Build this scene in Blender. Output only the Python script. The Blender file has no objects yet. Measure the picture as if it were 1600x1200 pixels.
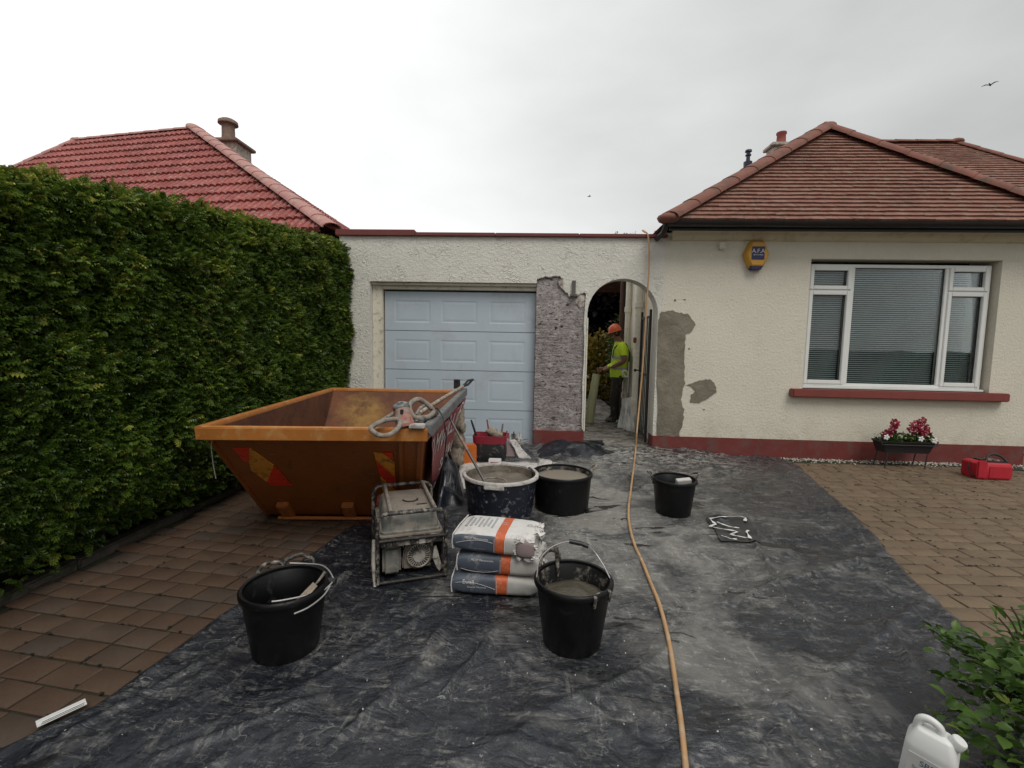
import bpy, bmesh, math, random
import numpy as np
from mathutils import Vector, Matrix, Euler, noise as mn
random.seed(7); rng = np.random.default_rng(7)
scn = bpy.context.scene
COL = scn.collection
R = math.radians

# ---------------- camera ----------------
CAM = Vector((0, 0, 1.5)); FPX = 720.0
p_, y_, r_ = R(4.8), R(2.9), R(1.1)
cf = Vector((-math.sin(y_)*math.cos(p_), math.cos(y_)*math.cos(p_), -math.sin(p_)))
cx = Vector((math.cos(y_), math.sin(y_), 0)); cu = cx.cross(cf)
ca = cx*math.cos(r_) + cu*math.sin(r_); cb = -cx*math.sin(r_) + cu*math.cos(r_)
cam_d = bpy.data.cameras.new('camera'); cam = bpy.data.objects.new('camera', cam_d); COL.objects.link(cam)
cam.matrix_world = Matrix(((ca.x, cb.x, -cf.x, CAM.x), (ca.y, cb.y, -cf.y, CAM.y), (ca.z, cb.z, -cf.z, CAM.z), (0, 0, 0, 1)))
cam_d.sensor_width = 36; cam_d.lens = FPX/1600*36; cam_d.clip_start = .05; cam_d.clip_end = 2000
scn.camera = cam

# ---------------- sky, sun, exposure ----------------
SUN_EL, SUN_AZ = 55, 152          # azimuth measured from +Y towards +X
w = bpy.data.worlds.new('World'); scn.world = w; w.use_nodes = True
nt = w.node_tree; nt.nodes.clear()
def wn(t, **k):
    n = nt.nodes.new(t)
    for a, b in k.items(): setattr(n, a, b)
    return n
sdir = Vector((math.sin(R(SUN_AZ))*math.cos(R(SUN_EL)), math.cos(R(SUN_AZ))*math.cos(R(SUN_EL)), math.sin(R(SUN_EL))))
out = wn('ShaderNodeOutputWorld'); bg = wn('ShaderNodeBackground'); bg.inputs['Strength'].default_value = .1
sky = wn('ShaderNodeTexSky', sky_type='NISHITA', sun_disc=False, sun_elevation=R(SUN_EL), sun_rotation=R(SUN_AZ))
tc = wn('ShaderNodeTexCoord')
mp = wn('ShaderNodeMapping'); mp.inputs['Scale'].default_value = (1.3, 1.3, 3.2)
nz = wn('ShaderNodeTexNoise'); nz.inputs['Scale'].default_value = 1.1; nz.inputs['Detail'].default_value = 5; nz.inputs['Roughness'].default_value = .5
nt.links.new(tc.outputs['Generated'], mp.inputs[0]); nt.links.new(mp.outputs[0], nz.inputs['Vector'])
vm = wn('ShaderNodeVectorMath', operation='DOT_PRODUCT'); vm.inputs[1].default_value = (-.74, .45, .50)   # thinner cloud, upper left
nt.links.new(tc.outputs['Generated'], vm.inputs[0])
rs = wn('ShaderNodeMapRange'); rs.inputs[1].default_value = .25; rs.inputs[2].default_value = 1.0; rs.inputs[3].default_value = 0; rs.inputs[4].default_value = 1
nt.links.new(vm.outputs['Value'], rs.inputs[0])
rc = wn('ShaderNodeMapRange'); rc.inputs[1].default_value = .3; rc.inputs[2].default_value = .7; rc.inputs[3].default_value = -.10; rc.inputs[4].default_value = .10
nt.links.new(nz.outputs[0], rc.inputs[0])
ad = wn('ShaderNodeMath', operation='MULTIPLY_ADD'); ad.inputs[1].default_value = .46; ad.inputs[2].default_value = .42
nt.links.new(rs.outputs[0], ad.inputs[0])
ad2 = wn('ShaderNodeMath', operation='ADD'); nt.links.new(ad.outputs[0], ad2.inputs[0]); nt.links.new(rc.outputs[0], ad2.inputs[1])
ml = wn('ShaderNodeMath', operation='MULTIPLY'); ml.inputs[1].default_value = 10.0; nt.links.new(ad2.outputs[0], ml.inputs[0])
cc = wn('ShaderNodeVectorMath', operation='SCALE'); cc.inputs[0].default_value = (1.0, 1.01, .995); nt.links.new(ml.outputs[0], cc.inputs['Scale'])
mx = wn('ShaderNodeMix', data_type='RGBA'); mx.inputs[0].default_value = .96
nt.links.new(sky.outputs[0], mx.inputs[6]); nt.links.new(cc.outputs[0], mx.inputs[7])
nt.links.new(mx.outputs[2], bg.inputs['Color']); nt.links.new(bg.outputs[0], out.inputs[0])
sl = bpy.data.lights.new('sun', 'SUN'); sl.energy = 1.3; sl.angle = R(30); sl.color = (1, .97, .92)
so = bpy.data.objects.new('sun', sl); COL.objects.link(so); so.rotation_euler = (-sdir).to_track_quat('-Z', 'Y').to_euler()
scn.view_settings.view_transform = 'Standard'; scn.view_settings.look = 'None'; scn.view_settings.gamma = 1
scn.view_settings.use_curve_mapping = False; scn.view_settings.exposure = 0.42

# ---------------- measuring helpers ----------------
def ray(px, py): return cf + ca*((px-800)/FPX) + cb*((600-py)/FPX)
def G(px, py, z=0.0):            # point of the horizontal plane at height z
    d = ray(px, py); return CAM + d*((z-CAM.z)/d.z)
def W(px, py, Y=6.5):            # point of the plane y = Y
    d = ray(px, py); return CAM + d*(Y/d.y)

# ---------------- object helpers ----------------
def setp(o, label=None, cat=None, group=None, kind=None):
    if label: o['label'] = label
    if cat: o['category'] = cat
    if group: o['group'] = group
    if kind: o['kind'] = kind
    return o
def thing(name, label, cat, loc=(0, 0, 0), rz=0, group=None, kind=None):
    o = bpy.data.objects.new(name, None); COL.objects.link(o)
    o.location = loc; o.rotation_euler = (0, 0, rz); o.empty_display_size = .1
    return setp(o, label, cat, group, kind)
def mloc(o): return Matrix.LocRotScale(o.location, o.rotation_euler, o.scale)
def chain(o):
    m = mloc(o)
    if o.parent is not None: m = chain(o.parent) @ o.matrix_parent_inverse @ m
    return m
class B:
    """collects shapes; build() links them as one mesh object"""
    def __init__(s): s.v = []; s.f = []; s.mi = []; s.cur = 0; s.M = Matrix()
    def add(s, vs, fs):
        n = len(s.v); M = s.M
        s.v += [tuple(M @ Vector(v)) for v in vs]
        s.f += [tuple(n+i for i in f) for f in fs]; s.mi += [s.cur]*len(fs); return s
    def box(s, x0, x1, y0, y1, z0, z1, M=None):
        vs = [Vector((x, y, z)) for z in (z0, z1) for y in (y0, y1) for x in (x0, x1)]
        if M is not None: vs = [M @ v for v in vs]
        return s.add(vs, [(0, 2, 3, 1), (4, 5, 7, 6), (0, 1, 5, 4), (2, 6, 7, 3), (0, 4, 6, 2), (1, 3, 7, 5)])
    def cbox(s, c, size, rot=(0, 0, 0)):
        M = Matrix.Translation(c) @ Euler(rot).to_matrix().to_4x4()
        a, b, d = [q/2 for q in size]; return s.box(-a, a, -b, b, -d, d, M)
    def prism(s, poly, y0, y1):          # outline in x,z ; thickness along y
        n = len(poly); ar = sum(poly[i][0]*poly[(i+1) % n][1]-poly[(i+1) % n][0]*poly[i][1] for i in range(n))
        if ar < 0: poly = poly[::-1]
        vs = [(x, y0, z) for x, z in poly] + [(x, y1, z) for x, z in poly]
        fs = [tuple(range(n)), tuple(range(2*n-1, n-1, -1))]
        fs += [(i, i+n, (i+1) % n+n, (i+1) % n) for i in range(n)]
        return s.add(vs, fs)
    def plate(s, poly, z0, z1):          # outline in x,y ; thickness along z
        n = len(poly); ar = sum(poly[i][0]*poly[(i+1) % n][1]-poly[(i+1) % n][0]*poly[i][1] for i in range(n))
        if ar < 0: poly = poly[::-1]
        vs = [(x, y, z0) for x, y in poly] + [(x, y, z1) for x, y in poly]
        fs = [tuple(range(n-1, -1, -1)), tuple(range(n, 2*n))]
        fs += [(i, (i+1) % n, (i+1) % n+n, i+n) for i in range(n)]
        return s.add(vs, fs)
    def tube(s, pts, r, n=8, caps=True):
        pts = [Vector(p) for p in pts]; rs = r if isinstance(r, (list, tuple)) else [r]*len(pts)
        base = []; vs = []; up = None
        for i, p in enumerate(pts):
            t = (pts[min(i+1, len(pts)-1)]-pts[max(i-1, 0)])
            if t.length < 1e-9: t = Vector((0, 0, 1))
            t.normalize()
            if up is None: up = Vector((0, 0, 1)) if abs(t.z) < .9 else Vector((1, 0, 0))
            a = t.cross(up)
            if a.length < 1e-6: a = t.cross(Vector((0, 1, 0)))
            a.normalize(); b = a.cross(t).normalized(); up = b
            for k in range(n):
                q = 2*math.pi*k/n; vs.append(p+(a*math.cos(q)+b*math.sin(q))*rs[i])
        fs = []
        for i in range(len(pts)-1):
            for k in range(n):
                fs.append((i*n+k, i*n+(k+1) % n, (i+1)*n+(k+1) % n, (i+1)*n+k))
        if caps: fs += [tuple(range(n-1, -1, -1)), tuple(range((len(pts)-1)*n, len(pts)*n))]
        return s.add(vs, fs)
    def ring(s, pts, r, n=8):            # closed tube
        pts = [Vector(p) for p in pts]; m = len(pts); vs = []; fs = []; up = Vector((0.01, .02, 1)).normalized()
        for i, p in enumerate(pts):
            t = (pts[(i+1) % m]-pts[i-1]).normalized(); a = t.cross(up).normalized(); b = a.cross(t)
            for k in range(n):
                q = 2*math.pi*k/n; vs.append(p+(a*math.cos(q)+b*math.sin(q))*r)
        for i in range(m):
            j = (i+1) % m
            for k in range(n): fs.append((i*n+k, i*n+(k+1) % n, j*n+(k+1) % n, j*n+k))
        return s.add(vs, fs)
    def lathe(s, prof, n=32, wob=0, seed=0):   # profile (r,z); closed ends where r==0
        vs = []; fs = []
        for j, (r, z) in enumerate(prof):
            for k in range(n):
                q = 2*math.pi*k/n; rr = r*(1+wob*mn.noise(Vector((math.cos(q)*1.3+seed, math.sin(q)*1.3, z*3))))
                vs.append((rr*math.cos(q), rr*math.sin(q), z))
        for j in range(len(prof)-1):
            for k in range(n): fs.append((j*n+k, j*n+(k+1) % n, (j+1)*n+(k+1) % n, (j+1)*n+k))
        return s.add(vs, fs)
    def loft(s, rings, caps=True):
        n = len(rings[0]); vs = [v for r_ in rings for v in r_]; fs = []
        for i in range(len(rings)-1):
            for k in range(n): fs.append((i*n+k, i*n+(k+1) % n, (i+1)*n+(k+1) % n, (i+1)*n+k))
        if caps: fs += [tuple(range(n-1, -1, -1)), tuple(range((len(rings)-1)*n, len(rings)*n))]
        return s.add(vs, fs)
    def ball(s, c, rx, ry=None, rz=None, n=10, m=6, rot=None):
        ry = ry or rx; rz = rz or rx; Mr = (Euler(rot).to_matrix() if rot else Matrix.Identity(3)); vs = []; fs = []
        for j in range(1, m):
            th = math.pi*j/m
            for k in range(n):
                q = 2*math.pi*k/n
                vs.append(Vector(c)+Mr @ Vector((rx*math.sin(th)*math.cos(q), ry*math.sin(th)*math.sin(q), rz*math.cos(th))))
        vs += [Vector(c)+Mr @ Vector((0, 0, rz)), Vector(c)+Mr @ Vector((0, 0, -rz))]
        for j in range(m-2):
            for k in range(n): fs.append((j*n+k, (j+1)*n+k, (j+1)*n+(k+1) % n, j*n+(k+1) % n))
        t = (m-1)*n
        for k in range(n): fs += [(t, k, (k+1) % n), (t+1, (m-2)*n+(k+1) % n, (m-2)*n+k)]
        return s.add(vs, fs)
    def mesh(s, name, mats, smooth=None, bevel=0):
        me = bpy.data.meshes.new(name); me.from_pydata(s.v, [], s.f)
        if not isinstance(mats, (list, tuple)): mats = [mats]
        for m in mats: me.materials.append(m)
        me.polygons.foreach_set('material_index', s.mi)
        bm = bmesh.new(); bm.from_mesh(me)
        bmesh.ops.recalc_face_normals(bm, faces=bm.faces)
        if bevel:
            es = [e for e in bm.edges if len(e.link_faces) == 2 and e.calc_face_angle(0) > .6]
            bmesh.ops.bevel(bm, geom=es, offset=bevel, segments=2, affect='EDGES', clamp_overlap=True)
        if smooth:
            for f in bm.faces: f.smooth = True
            for e in bm.edges:
                if len(e.link_faces) == 2 and e.calc_face_angle(0) > R(smooth): e.smooth = False
        bm.to_mesh(me); bm.free(); return me
    def build(s, name, mats, parent=None, smooth=None, bevel=0, world=False, label=None, kind=None):
        o = bpy.data.objects.new(name, s.mesh(name, mats, smooth, bevel)); COL.objects.link(o)
        return put(o, parent, world, label, kind)
def put(o, parent=None, world=False, label=None, kind=None):
    if parent is not None:
        o.parent = parent
        if world: o.matrix_parent_inverse = chain(parent).inverted()
    if label: o['label'] = label
    if kind: o['kind'] = kind
    return o
def np_obj(name, verts, faces, mat, parent=None, attr=None, world=False, smooth=False, kind=None):
    me = bpy.data.meshes.new(name); me.from_pydata(verts.tolist() if hasattr(verts, 'tolist') else verts, [], faces.tolist() if hasattr(faces, 'tolist') else faces)
    me.materials.append(mat)
    if smooth: me.polygons.foreach_set('use_smooth', [True]*len(me.polygons))
    if attr is not None:
        a = me.attributes.new('rnd', 'FLOAT', 'POINT'); a.data.foreach_set('value', np.asarray(attr, dtype=np.float32))
    o = bpy.data.objects.new(name, me); COL.objects.link(o)
    return put(o, parent, world, None, kind)
def text_verts(body, size, xscale=1.0):
    cu_ = bpy.data.curves.new('t', 'FONT'); cu_.body = body; cu_.size = size; cu_.align_x = 'CENTER'; cu_.align_y = 'CENTER'; cu_.resolution_u = 3
    o = bpy.data.objects.new('t', cu_); COL.objects.link(o); bpy.context.view_layer.update()
    me = bpy.data.meshes.new_from_object(o.evaluated_get(bpy.context.evaluated_depsgraph_get()))
    vs = [(v.co.x*xscale, v.co.y) for v in me.vertices]; fs = [tuple(p.vertices) for p in me.polygons]
    bpy.data.objects.remove(o); bpy.data.meshes.remove(me); bpy.data.curves.remove(cu_)
    return vs, fs

# ---------------- material helpers ----------------
class N:
    def __init__(s, name):
        s.m = bpy.data.materials.new(name); s.m.use_nodes = True; s.t = s.m.node_tree; s.t.nodes.clear()
        s.o = s.t.nodes.new('ShaderNodeOutputMaterial'); s.b = s.t.nodes.new('ShaderNodeBsdfPrincipled')
        s.t.links.new(s.b.outputs[0], s.o.inputs[0]); s.tc = s.t.nodes.new('ShaderNodeTexCoord'); s.co = s.tc.outputs['Object']
    def nd(s, t, **k):
        n = s.t.nodes.new(t)
        for a, b in k.items(): setattr(n, a, b)
        return n
    def L(s, a, b):
        if hasattr(a, 'is_linked'): s.t.links.new(a, b)
        else: b.default_value = a
    def map(s, scale=(1, 1, 1), rot=(0, 0, 0), loc=(0, 0, 0), src=None):
        n = s.nd('ShaderNodeMapping'); n.inputs['Scale'].default_value = scale; n.inputs['Rotation'].default_value = rot; n.inputs['Location'].default_value = loc
        s.L(src or s.co, n.inputs[0]); return n.outputs[0]
    def noise(s, scale, detail=4, rough=.55, dist=0, vec=None, out=0):
        n = s.nd('ShaderNodeTexNoise'); n.inputs['Scale'].default_value = scale; n.inputs['Detail'].default_value = detail
        n.inputs['Roughness'].default_value = rough; n.inputs['Distortion'].default_value = dist; s.L(vec or s.co, n.inputs['Vector']); return n.outputs[out]
    def vor(s, scale, feature='F1', vec=None, out='Distance', rand=1):
        n = s.nd('ShaderNodeTexVoronoi', feature=feature); n.inputs['Scale'].default_value = scale; n.inputs['Randomness'].default_value = rand
        s.L(vec or s.co, n.inputs['Vector']); return n.outputs[out]
    def ramp(s, fac, a, b, lo=0., hi=1., smooth=False):
        n = s.nd('ShaderNodeMapRange'); n.inputs[1].default_value = a; n.inputs[2].default_value = b; n.inputs[3].default_value = lo; n.inputs[4].default_value = hi
        if smooth: n.interpolation_type = 'SMOOTHSTEP'
        s.L(fac, n.inputs[0]); return n.outputs[0]
    def math(s, op, a, b=0., c=0.):
        n = s.nd('ShaderNodeMath', operation=op); s.L(a, n.inputs[0]); s.L(b, n.inputs[1]); s.L(c, n.inputs[2]); return n.outputs[0]
    def mix(s, fac, a, b):
        n = s.nd('ShaderNodeMix', data_type='RGBA'); s.L(fac, n.inputs[0])
        for i, q in ((6, a), (7, b)):
            if isinstance(q, tuple): q = (*q, 1) if len(q) == 3 else q
            s.L(q, n.inputs[i])
        return n.outputs[2]
    def attr(s, name='rnd'): n = s.nd('ShaderNodeAttribute'); n.attribute_name = name; return n.outputs['Fac']
    def orand(s): return s.nd('ShaderNodeObjectInfo').outputs['Random']
    def xyz(s, i, src=None): n = s.nd('ShaderNodeSeparateXYZ'); s.L(src or s.co, n.inputs[0]); return n.outputs[i]
    def bump(s, h, strength=.5, dist=.01, nrm=None):
        n = s.nd('ShaderNodeBump'); n.inputs['Strength'].default_value = strength; n.inputs['Distance'].default_value = dist; s.L(h, n.inputs['Height'])
        if nrm is not None: s.L(nrm, n.inputs['Normal'])
        return n.outputs[0]
    def done(s, col, rough=.6, metal=0., nrm=None, spec=None, trans=None):
        if isinstance(col, tuple): col = (*col[:3], 1)
        s.L(col, s.b.inputs['Base Color']); s.L(rough, s.b.inputs['Roughness']); s.L(metal, s.b.inputs['Metallic'])
        if nrm is not None: s.L(nrm, s.b.inputs['Normal'])
        if spec is not None: s.b.inputs['Specular IOR Level'].default_value = spec
        return s.m
def simple(name, col, rough=.6, metal=0., var=.15, vs=6, dirt=None, dirt_amt=.5, dscale=14, bump=.0, bs=60, spec=None):
    n = N(name); k = n.ramp(n.noise(vs, 5, .6), .3, .7)
    c = n.mix(k, tuple(q*(1-var) for q in col), tuple(min(1, q*(1+var)) for q in col))
    r = rough
    if dirt is not None:
        d = n.ramp(n.noise(dscale, 6, .7, .3), 1-dirt_amt-.08, 1-dirt_amt+.08)
        c = n.mix(d, c, dirt); r = n.ramp(d, 0, 1, rough, .85)
    nr = n.bump(n.noise(bs, 4, .6), bump, .004) if bump else None
    return n.done(c, r, metal, nr, spec)

M = {}
# --- rough cast, painted cream
def harl(name, col, worm, dirtcol, strength=.9, ww=.6, bs=34):
    n = N(name)
    warp = n.nd('ShaderNodeVectorMath', operation='MULTIPLY_ADD'); n.L(n.noise(5, 3, .5, out=1), warp.inputs[0]); warp.inputs[1].default_value = (.16,)*3; n.L(n.co, warp.inputs[2])
    a = n.noise(13*worm, 2, .45, .9, vec=warp.outputs[0]); ridge = n.ramp(n.math('ABSOLUTE', n.math('SUBTRACT', a, .5)), 0, .05, 1, 0, True)
    gate = n.ramp(n.noise(5*worm, 4, .7), .48, .62)
    h1 = n.math('MULTIPLY', ridge, gate)
    blob = n.ramp(n.noise(bs, 5, .7), .42, .78)
    fine = n.noise(120, 4, .65)
    h = n.math('ADD', n.math('MULTIPLY', h1, ww), n.math('ADD', n.math('MULTIPLY', blob, .75), n.math('MULTIPLY', fine, .9)))
    nr = n.bump(h, strength, .014)
    big = n.ramp(n.noise(.9, 4, .6), .3, .7); c = n.mix(big, tuple(q*.93 for q in col), col)
    stain = n.ramp(n.noise(2.2, 6, .7, vec=n.map((1, 1, .35))), .55, .8, 0, .3); c = n.mix(stain, c, dirtcol)
    low = n.math('MULTIPLY', n.ramp(n.xyz(2), .25, .6, .5, 0), n.ramp(n.noise(7, 5, .7), .35, .65)); c = n.mix(low, c, dirtcol)
    
    pit = n.ramp(n.noise(60, 3, .6), .70, .76, 0, .55); c = n.mix(pit, c, (.2, .18, .14))
    return n.done(c, .85, 0, nr)
M['harl_house'] = harl('cream_harling', (.77, .725, .60), 1.4, (.47, .42, .31), .62, .5, 30)
M['harl_garage'] = harl('grey_cream_harling', (.76, .735, .66), .9, (.48, .45, .37), .8, 1.0, 24)
M['cream_lit'] = simple('cream_paint_lit', (.80, .76, .66), .55, var=.05, dirt=(.5, .46, .36), dirt_amt=.36); M['cream'] = simple('cream_paint', (.68, .64, .53), .6, var=.06, dirt=(.35, .3, .2), dirt_amt=.38)  # first is cream lightened to make up for little light in the passage
M['cove'] = simple('cream_cove', (.62, .56, .41), .7, var=.06, vs=3, dirt=(.42, .36, .22), dirt_amt=.40, dscale=5, bump=.3)
M['redpaint'] = simple('oxide_red_paint', (.155, .029, .024), .55, var=.15, vs=4, dirt=(.12, .06, .05), dirt_amt=.42, dscale=9, bump=.25, bs=35)
M['sill'] = simple('red_sill_paint', (.20, .045, .035), .5, var=.1, bump=.15)
def pier():
    n = N('scratched_render')
    z = n.xyz(2)
    c = n.mix(n.ramp(n.noise(6, 5, .7), .35, .65), (.33, .28, .275), (.56, .51, .49))
    lines = n.noise(5, 5, .7, .5, vec=n.map((1, 1, 17)))
    lm = n.math('MULTIPLY', n.ramp(lines, .44, .56, 1, 0), n.ramp(z, 1.75, 1.95, 1, .15))
    c = n.mix(n.math('MULTIPLY', lm, .5), c, (.10, .075, .075))
    wf = n.ramp(n.noise(17, 4, .75, .8, vec=n.map((1, 1, 2.4), (0, .6, 0))), .555, .60); c = n.mix(n.math('MULTIPLY', wf, .75), c, (.44, .41, .40))
    rf = n.ramp(n.noise(13, 4, .7, .5, vec=n.map((1, 1, 2.2), loc=(5, 2, 1))), .59, .615); c = n.mix(rf, c, (.075, .03, .028))
    h = n.math('ADD', n.math('MULTIPLY', lines, 1.0), n.math('ADD', wf, n.noise(30, 5, .7)))
    return n.done(c, .9, 0, n.bump(h, 1, .02))
M['pier'] = pier()
def patch():
    n = N('fresh_render'); c = n.mix(n.ramp(n.noise(5, 5, .6), .35, .65), (.15, .128, .092), (.225, .197, .148))
    h = n.math('ADD', n.noise(9, 3, .6, .6), n.math('MULTIPLY', n.noise(70, 3, .6), .3))
    return n.done(c, .8, 0, n.bump(h, .8, .02))
M['patch'] = patch()
M['rawedge'] = simple('broken_edge', (.46, .42, .37), .9, var=.3, vs=30, dirt=(.12, .07, .06), dirt_amt=.45, bump=.6)
M['door'] = simple('pale_blue_door', (.47, .54, .60), .38, var=.04, vs=2, dirt=(.42, .46, .49), dirt_amt=.40, dscale=1.6, bump=.08, bs=180)
M['upvc'] = simple('white_upvc', (.72, .73, .70), .35, var=.03)
M['seal'] = simple('black_rubber', (.018, .018, .02), .6)
def glass():
    n = N('window_glass'); tr = n.nd('ShaderNodeBsdfTransparent'); tr.inputs[0].default_value = (.86, .9, .9, 1)
    gl = n.nd('ShaderNodeBsdfGlossy'); gl.inputs[0].default_value = (1, 1, 1, 1); gl.inputs['Roughness'].default_value = .01
    pass
    fr = n.nd('ShaderNodeFresnel'); fr.inputs[0].default_value = 1.5; f2 = n.math('MULTIPLY', fr.outputs[0], .9)
    ms = n.nd('ShaderNodeMixShader'); n.L(f2, ms.inputs[0]); n.L(tr.outputs[0], ms.inputs[1]); n.L(gl.outputs[0], ms.inputs[2]); n.L(ms.outputs[0], n.o.inputs[0]); return n.m
M['glass'] = glass()
M['slat'] = simple('blind_slat', (.74, .77, .73), .5, var=.12, vs=3)
M['dark'] = simple('interior_shade', (.03, .028, .03), .9)  # near-black, shade of unlit interiors put into the colour
M['gutter'] = simple('black_gutter', (.012, .011, .012), .45, var=.3)
def tile(name, c1, c2, lich, la, rough=.75):
    n = N(name); r = n.attr('rnd'); c = n.mix(r, c1, c2)
    c = n.mix(n.ramp(n.noise(1.3, 5, .7), .5, .7, 0, .6), c, tuple(q*.55 for q in c1))
    c = n.mix(n.ramp(n.noise(11, 6, .75), 1-la-.06, 1-la+.06, 0, .7), c, lich)
    return n.done(c, rough, 0, n.bump(n.noise(40, 5, .7), .5, .006))
M['tile_r'] = tile('brown_red_clay_tile', (.19, .078, .053), (.245, .112, .078), (.24, .19, .14), .44)
M['tile_l'] = tile('pink_red_concrete_tile', (.25, .055, .045), (.33, .085, .07), (.40, .26, .23), .42)
M['hip_r'] = simple('brown_hip_tile', (.19, .068, .045), .75, var=.25, vs=3, dirt=(.1, .07, .05), dirt_amt=.42, dscale=7, bump=.3)
M['hip_l'] = simple('pink_hip_tile', (.40, .19, .165), .75, var=.15, vs=3, dirt=(.42, .36, .3), dirt_amt=.4, dscale=9, bump=.3)
M['pot'] = simple('clay_pot', (.27, .07, .05), .7, var=.2); M['pot2'] = simple('buff_pot', (.2, .13, .10), .8, var=.3, vs=9, bump=.4)
M['chim'] = simple('chimney_render', (.45, .41, .36), .85, var=.15, dirt=(.2, .17, .14), dirt_amt=.45, bump=.5)
M['leadwhite'] = simple('white_metal_cowl', (.5, .46, .42), .6)
M['vent'] = simple('dark_blue_vent', (.02, .02, .05), .4)
# --- paving
def paver(name, c1, c2, c3):
    n = N(name); r = n.math('FRACT', n.math('ADD', n.orand(), n.attr('rnd')))
    c = n.mix(r, c1, c2); c = n.mix(n.ramp(r, .7, .95), c, c3)
    c = n.mix(n.ramp(n.noise(2.5, 5, .7), .4, .7, 0, .5), c, tuple(q*.5 for q in c1))
    c = n.mix(n.ramp(n.noise(55, 5, .7), .4, .7, 0, .35), c, tuple(q*.45 for q in c1))
    c = n.mix(n.ramp(n.noise(35, 3, .6), .74, .78), c, (.35, .33, .3))
    return n.done(c, .72, 0, n.bump(n.noise(90, 5, .75), .6, .004))
M['pav_r'] = paver('buff_brown_paver', (.135, .092, .054), (.185, .130, .078), (.15, .10, .062))
M['pav_l'] = paver('red_brown_paver', (.084, .047, .027), (.10, .062, .037), (.068, .050, .038))
M['joint'] = simple('joint_sand', (.016, .012, .008), .95, var=.4, vs=20, dirt=(.02, .03, .008), dirt_amt=.5, bump=.6)
M['moss'] = simple('dark_moss', (.014, .013, .007), .95, var=.5, vs=40); M['soil'] = simple('soil', (.025, .018, .012), .95, var=.4, bump=.8, bs=25)
M['ground'] = simple('street_ground', (.09, .085, .075), .9, var=.2, vs=1, bump=.4)
M['kerb'] = simple('concrete_kerb', (.10, .085, .07), .85, var=.25, vs=9, dirt=(.04, .045, .025), dirt_amt=.45, bump=.6)
M['pebble'] = simple('white_pebble', (.46, .42, .36), .7, var=.5, vs=30)
M['alley'] = simple('alley_concrete', (.26, .24, .21), .6, var=.4, vs=3, dirt=(.06, .05, .04), dirt_amt=.5, dscale=6, bump=.6, bs=20)
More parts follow.
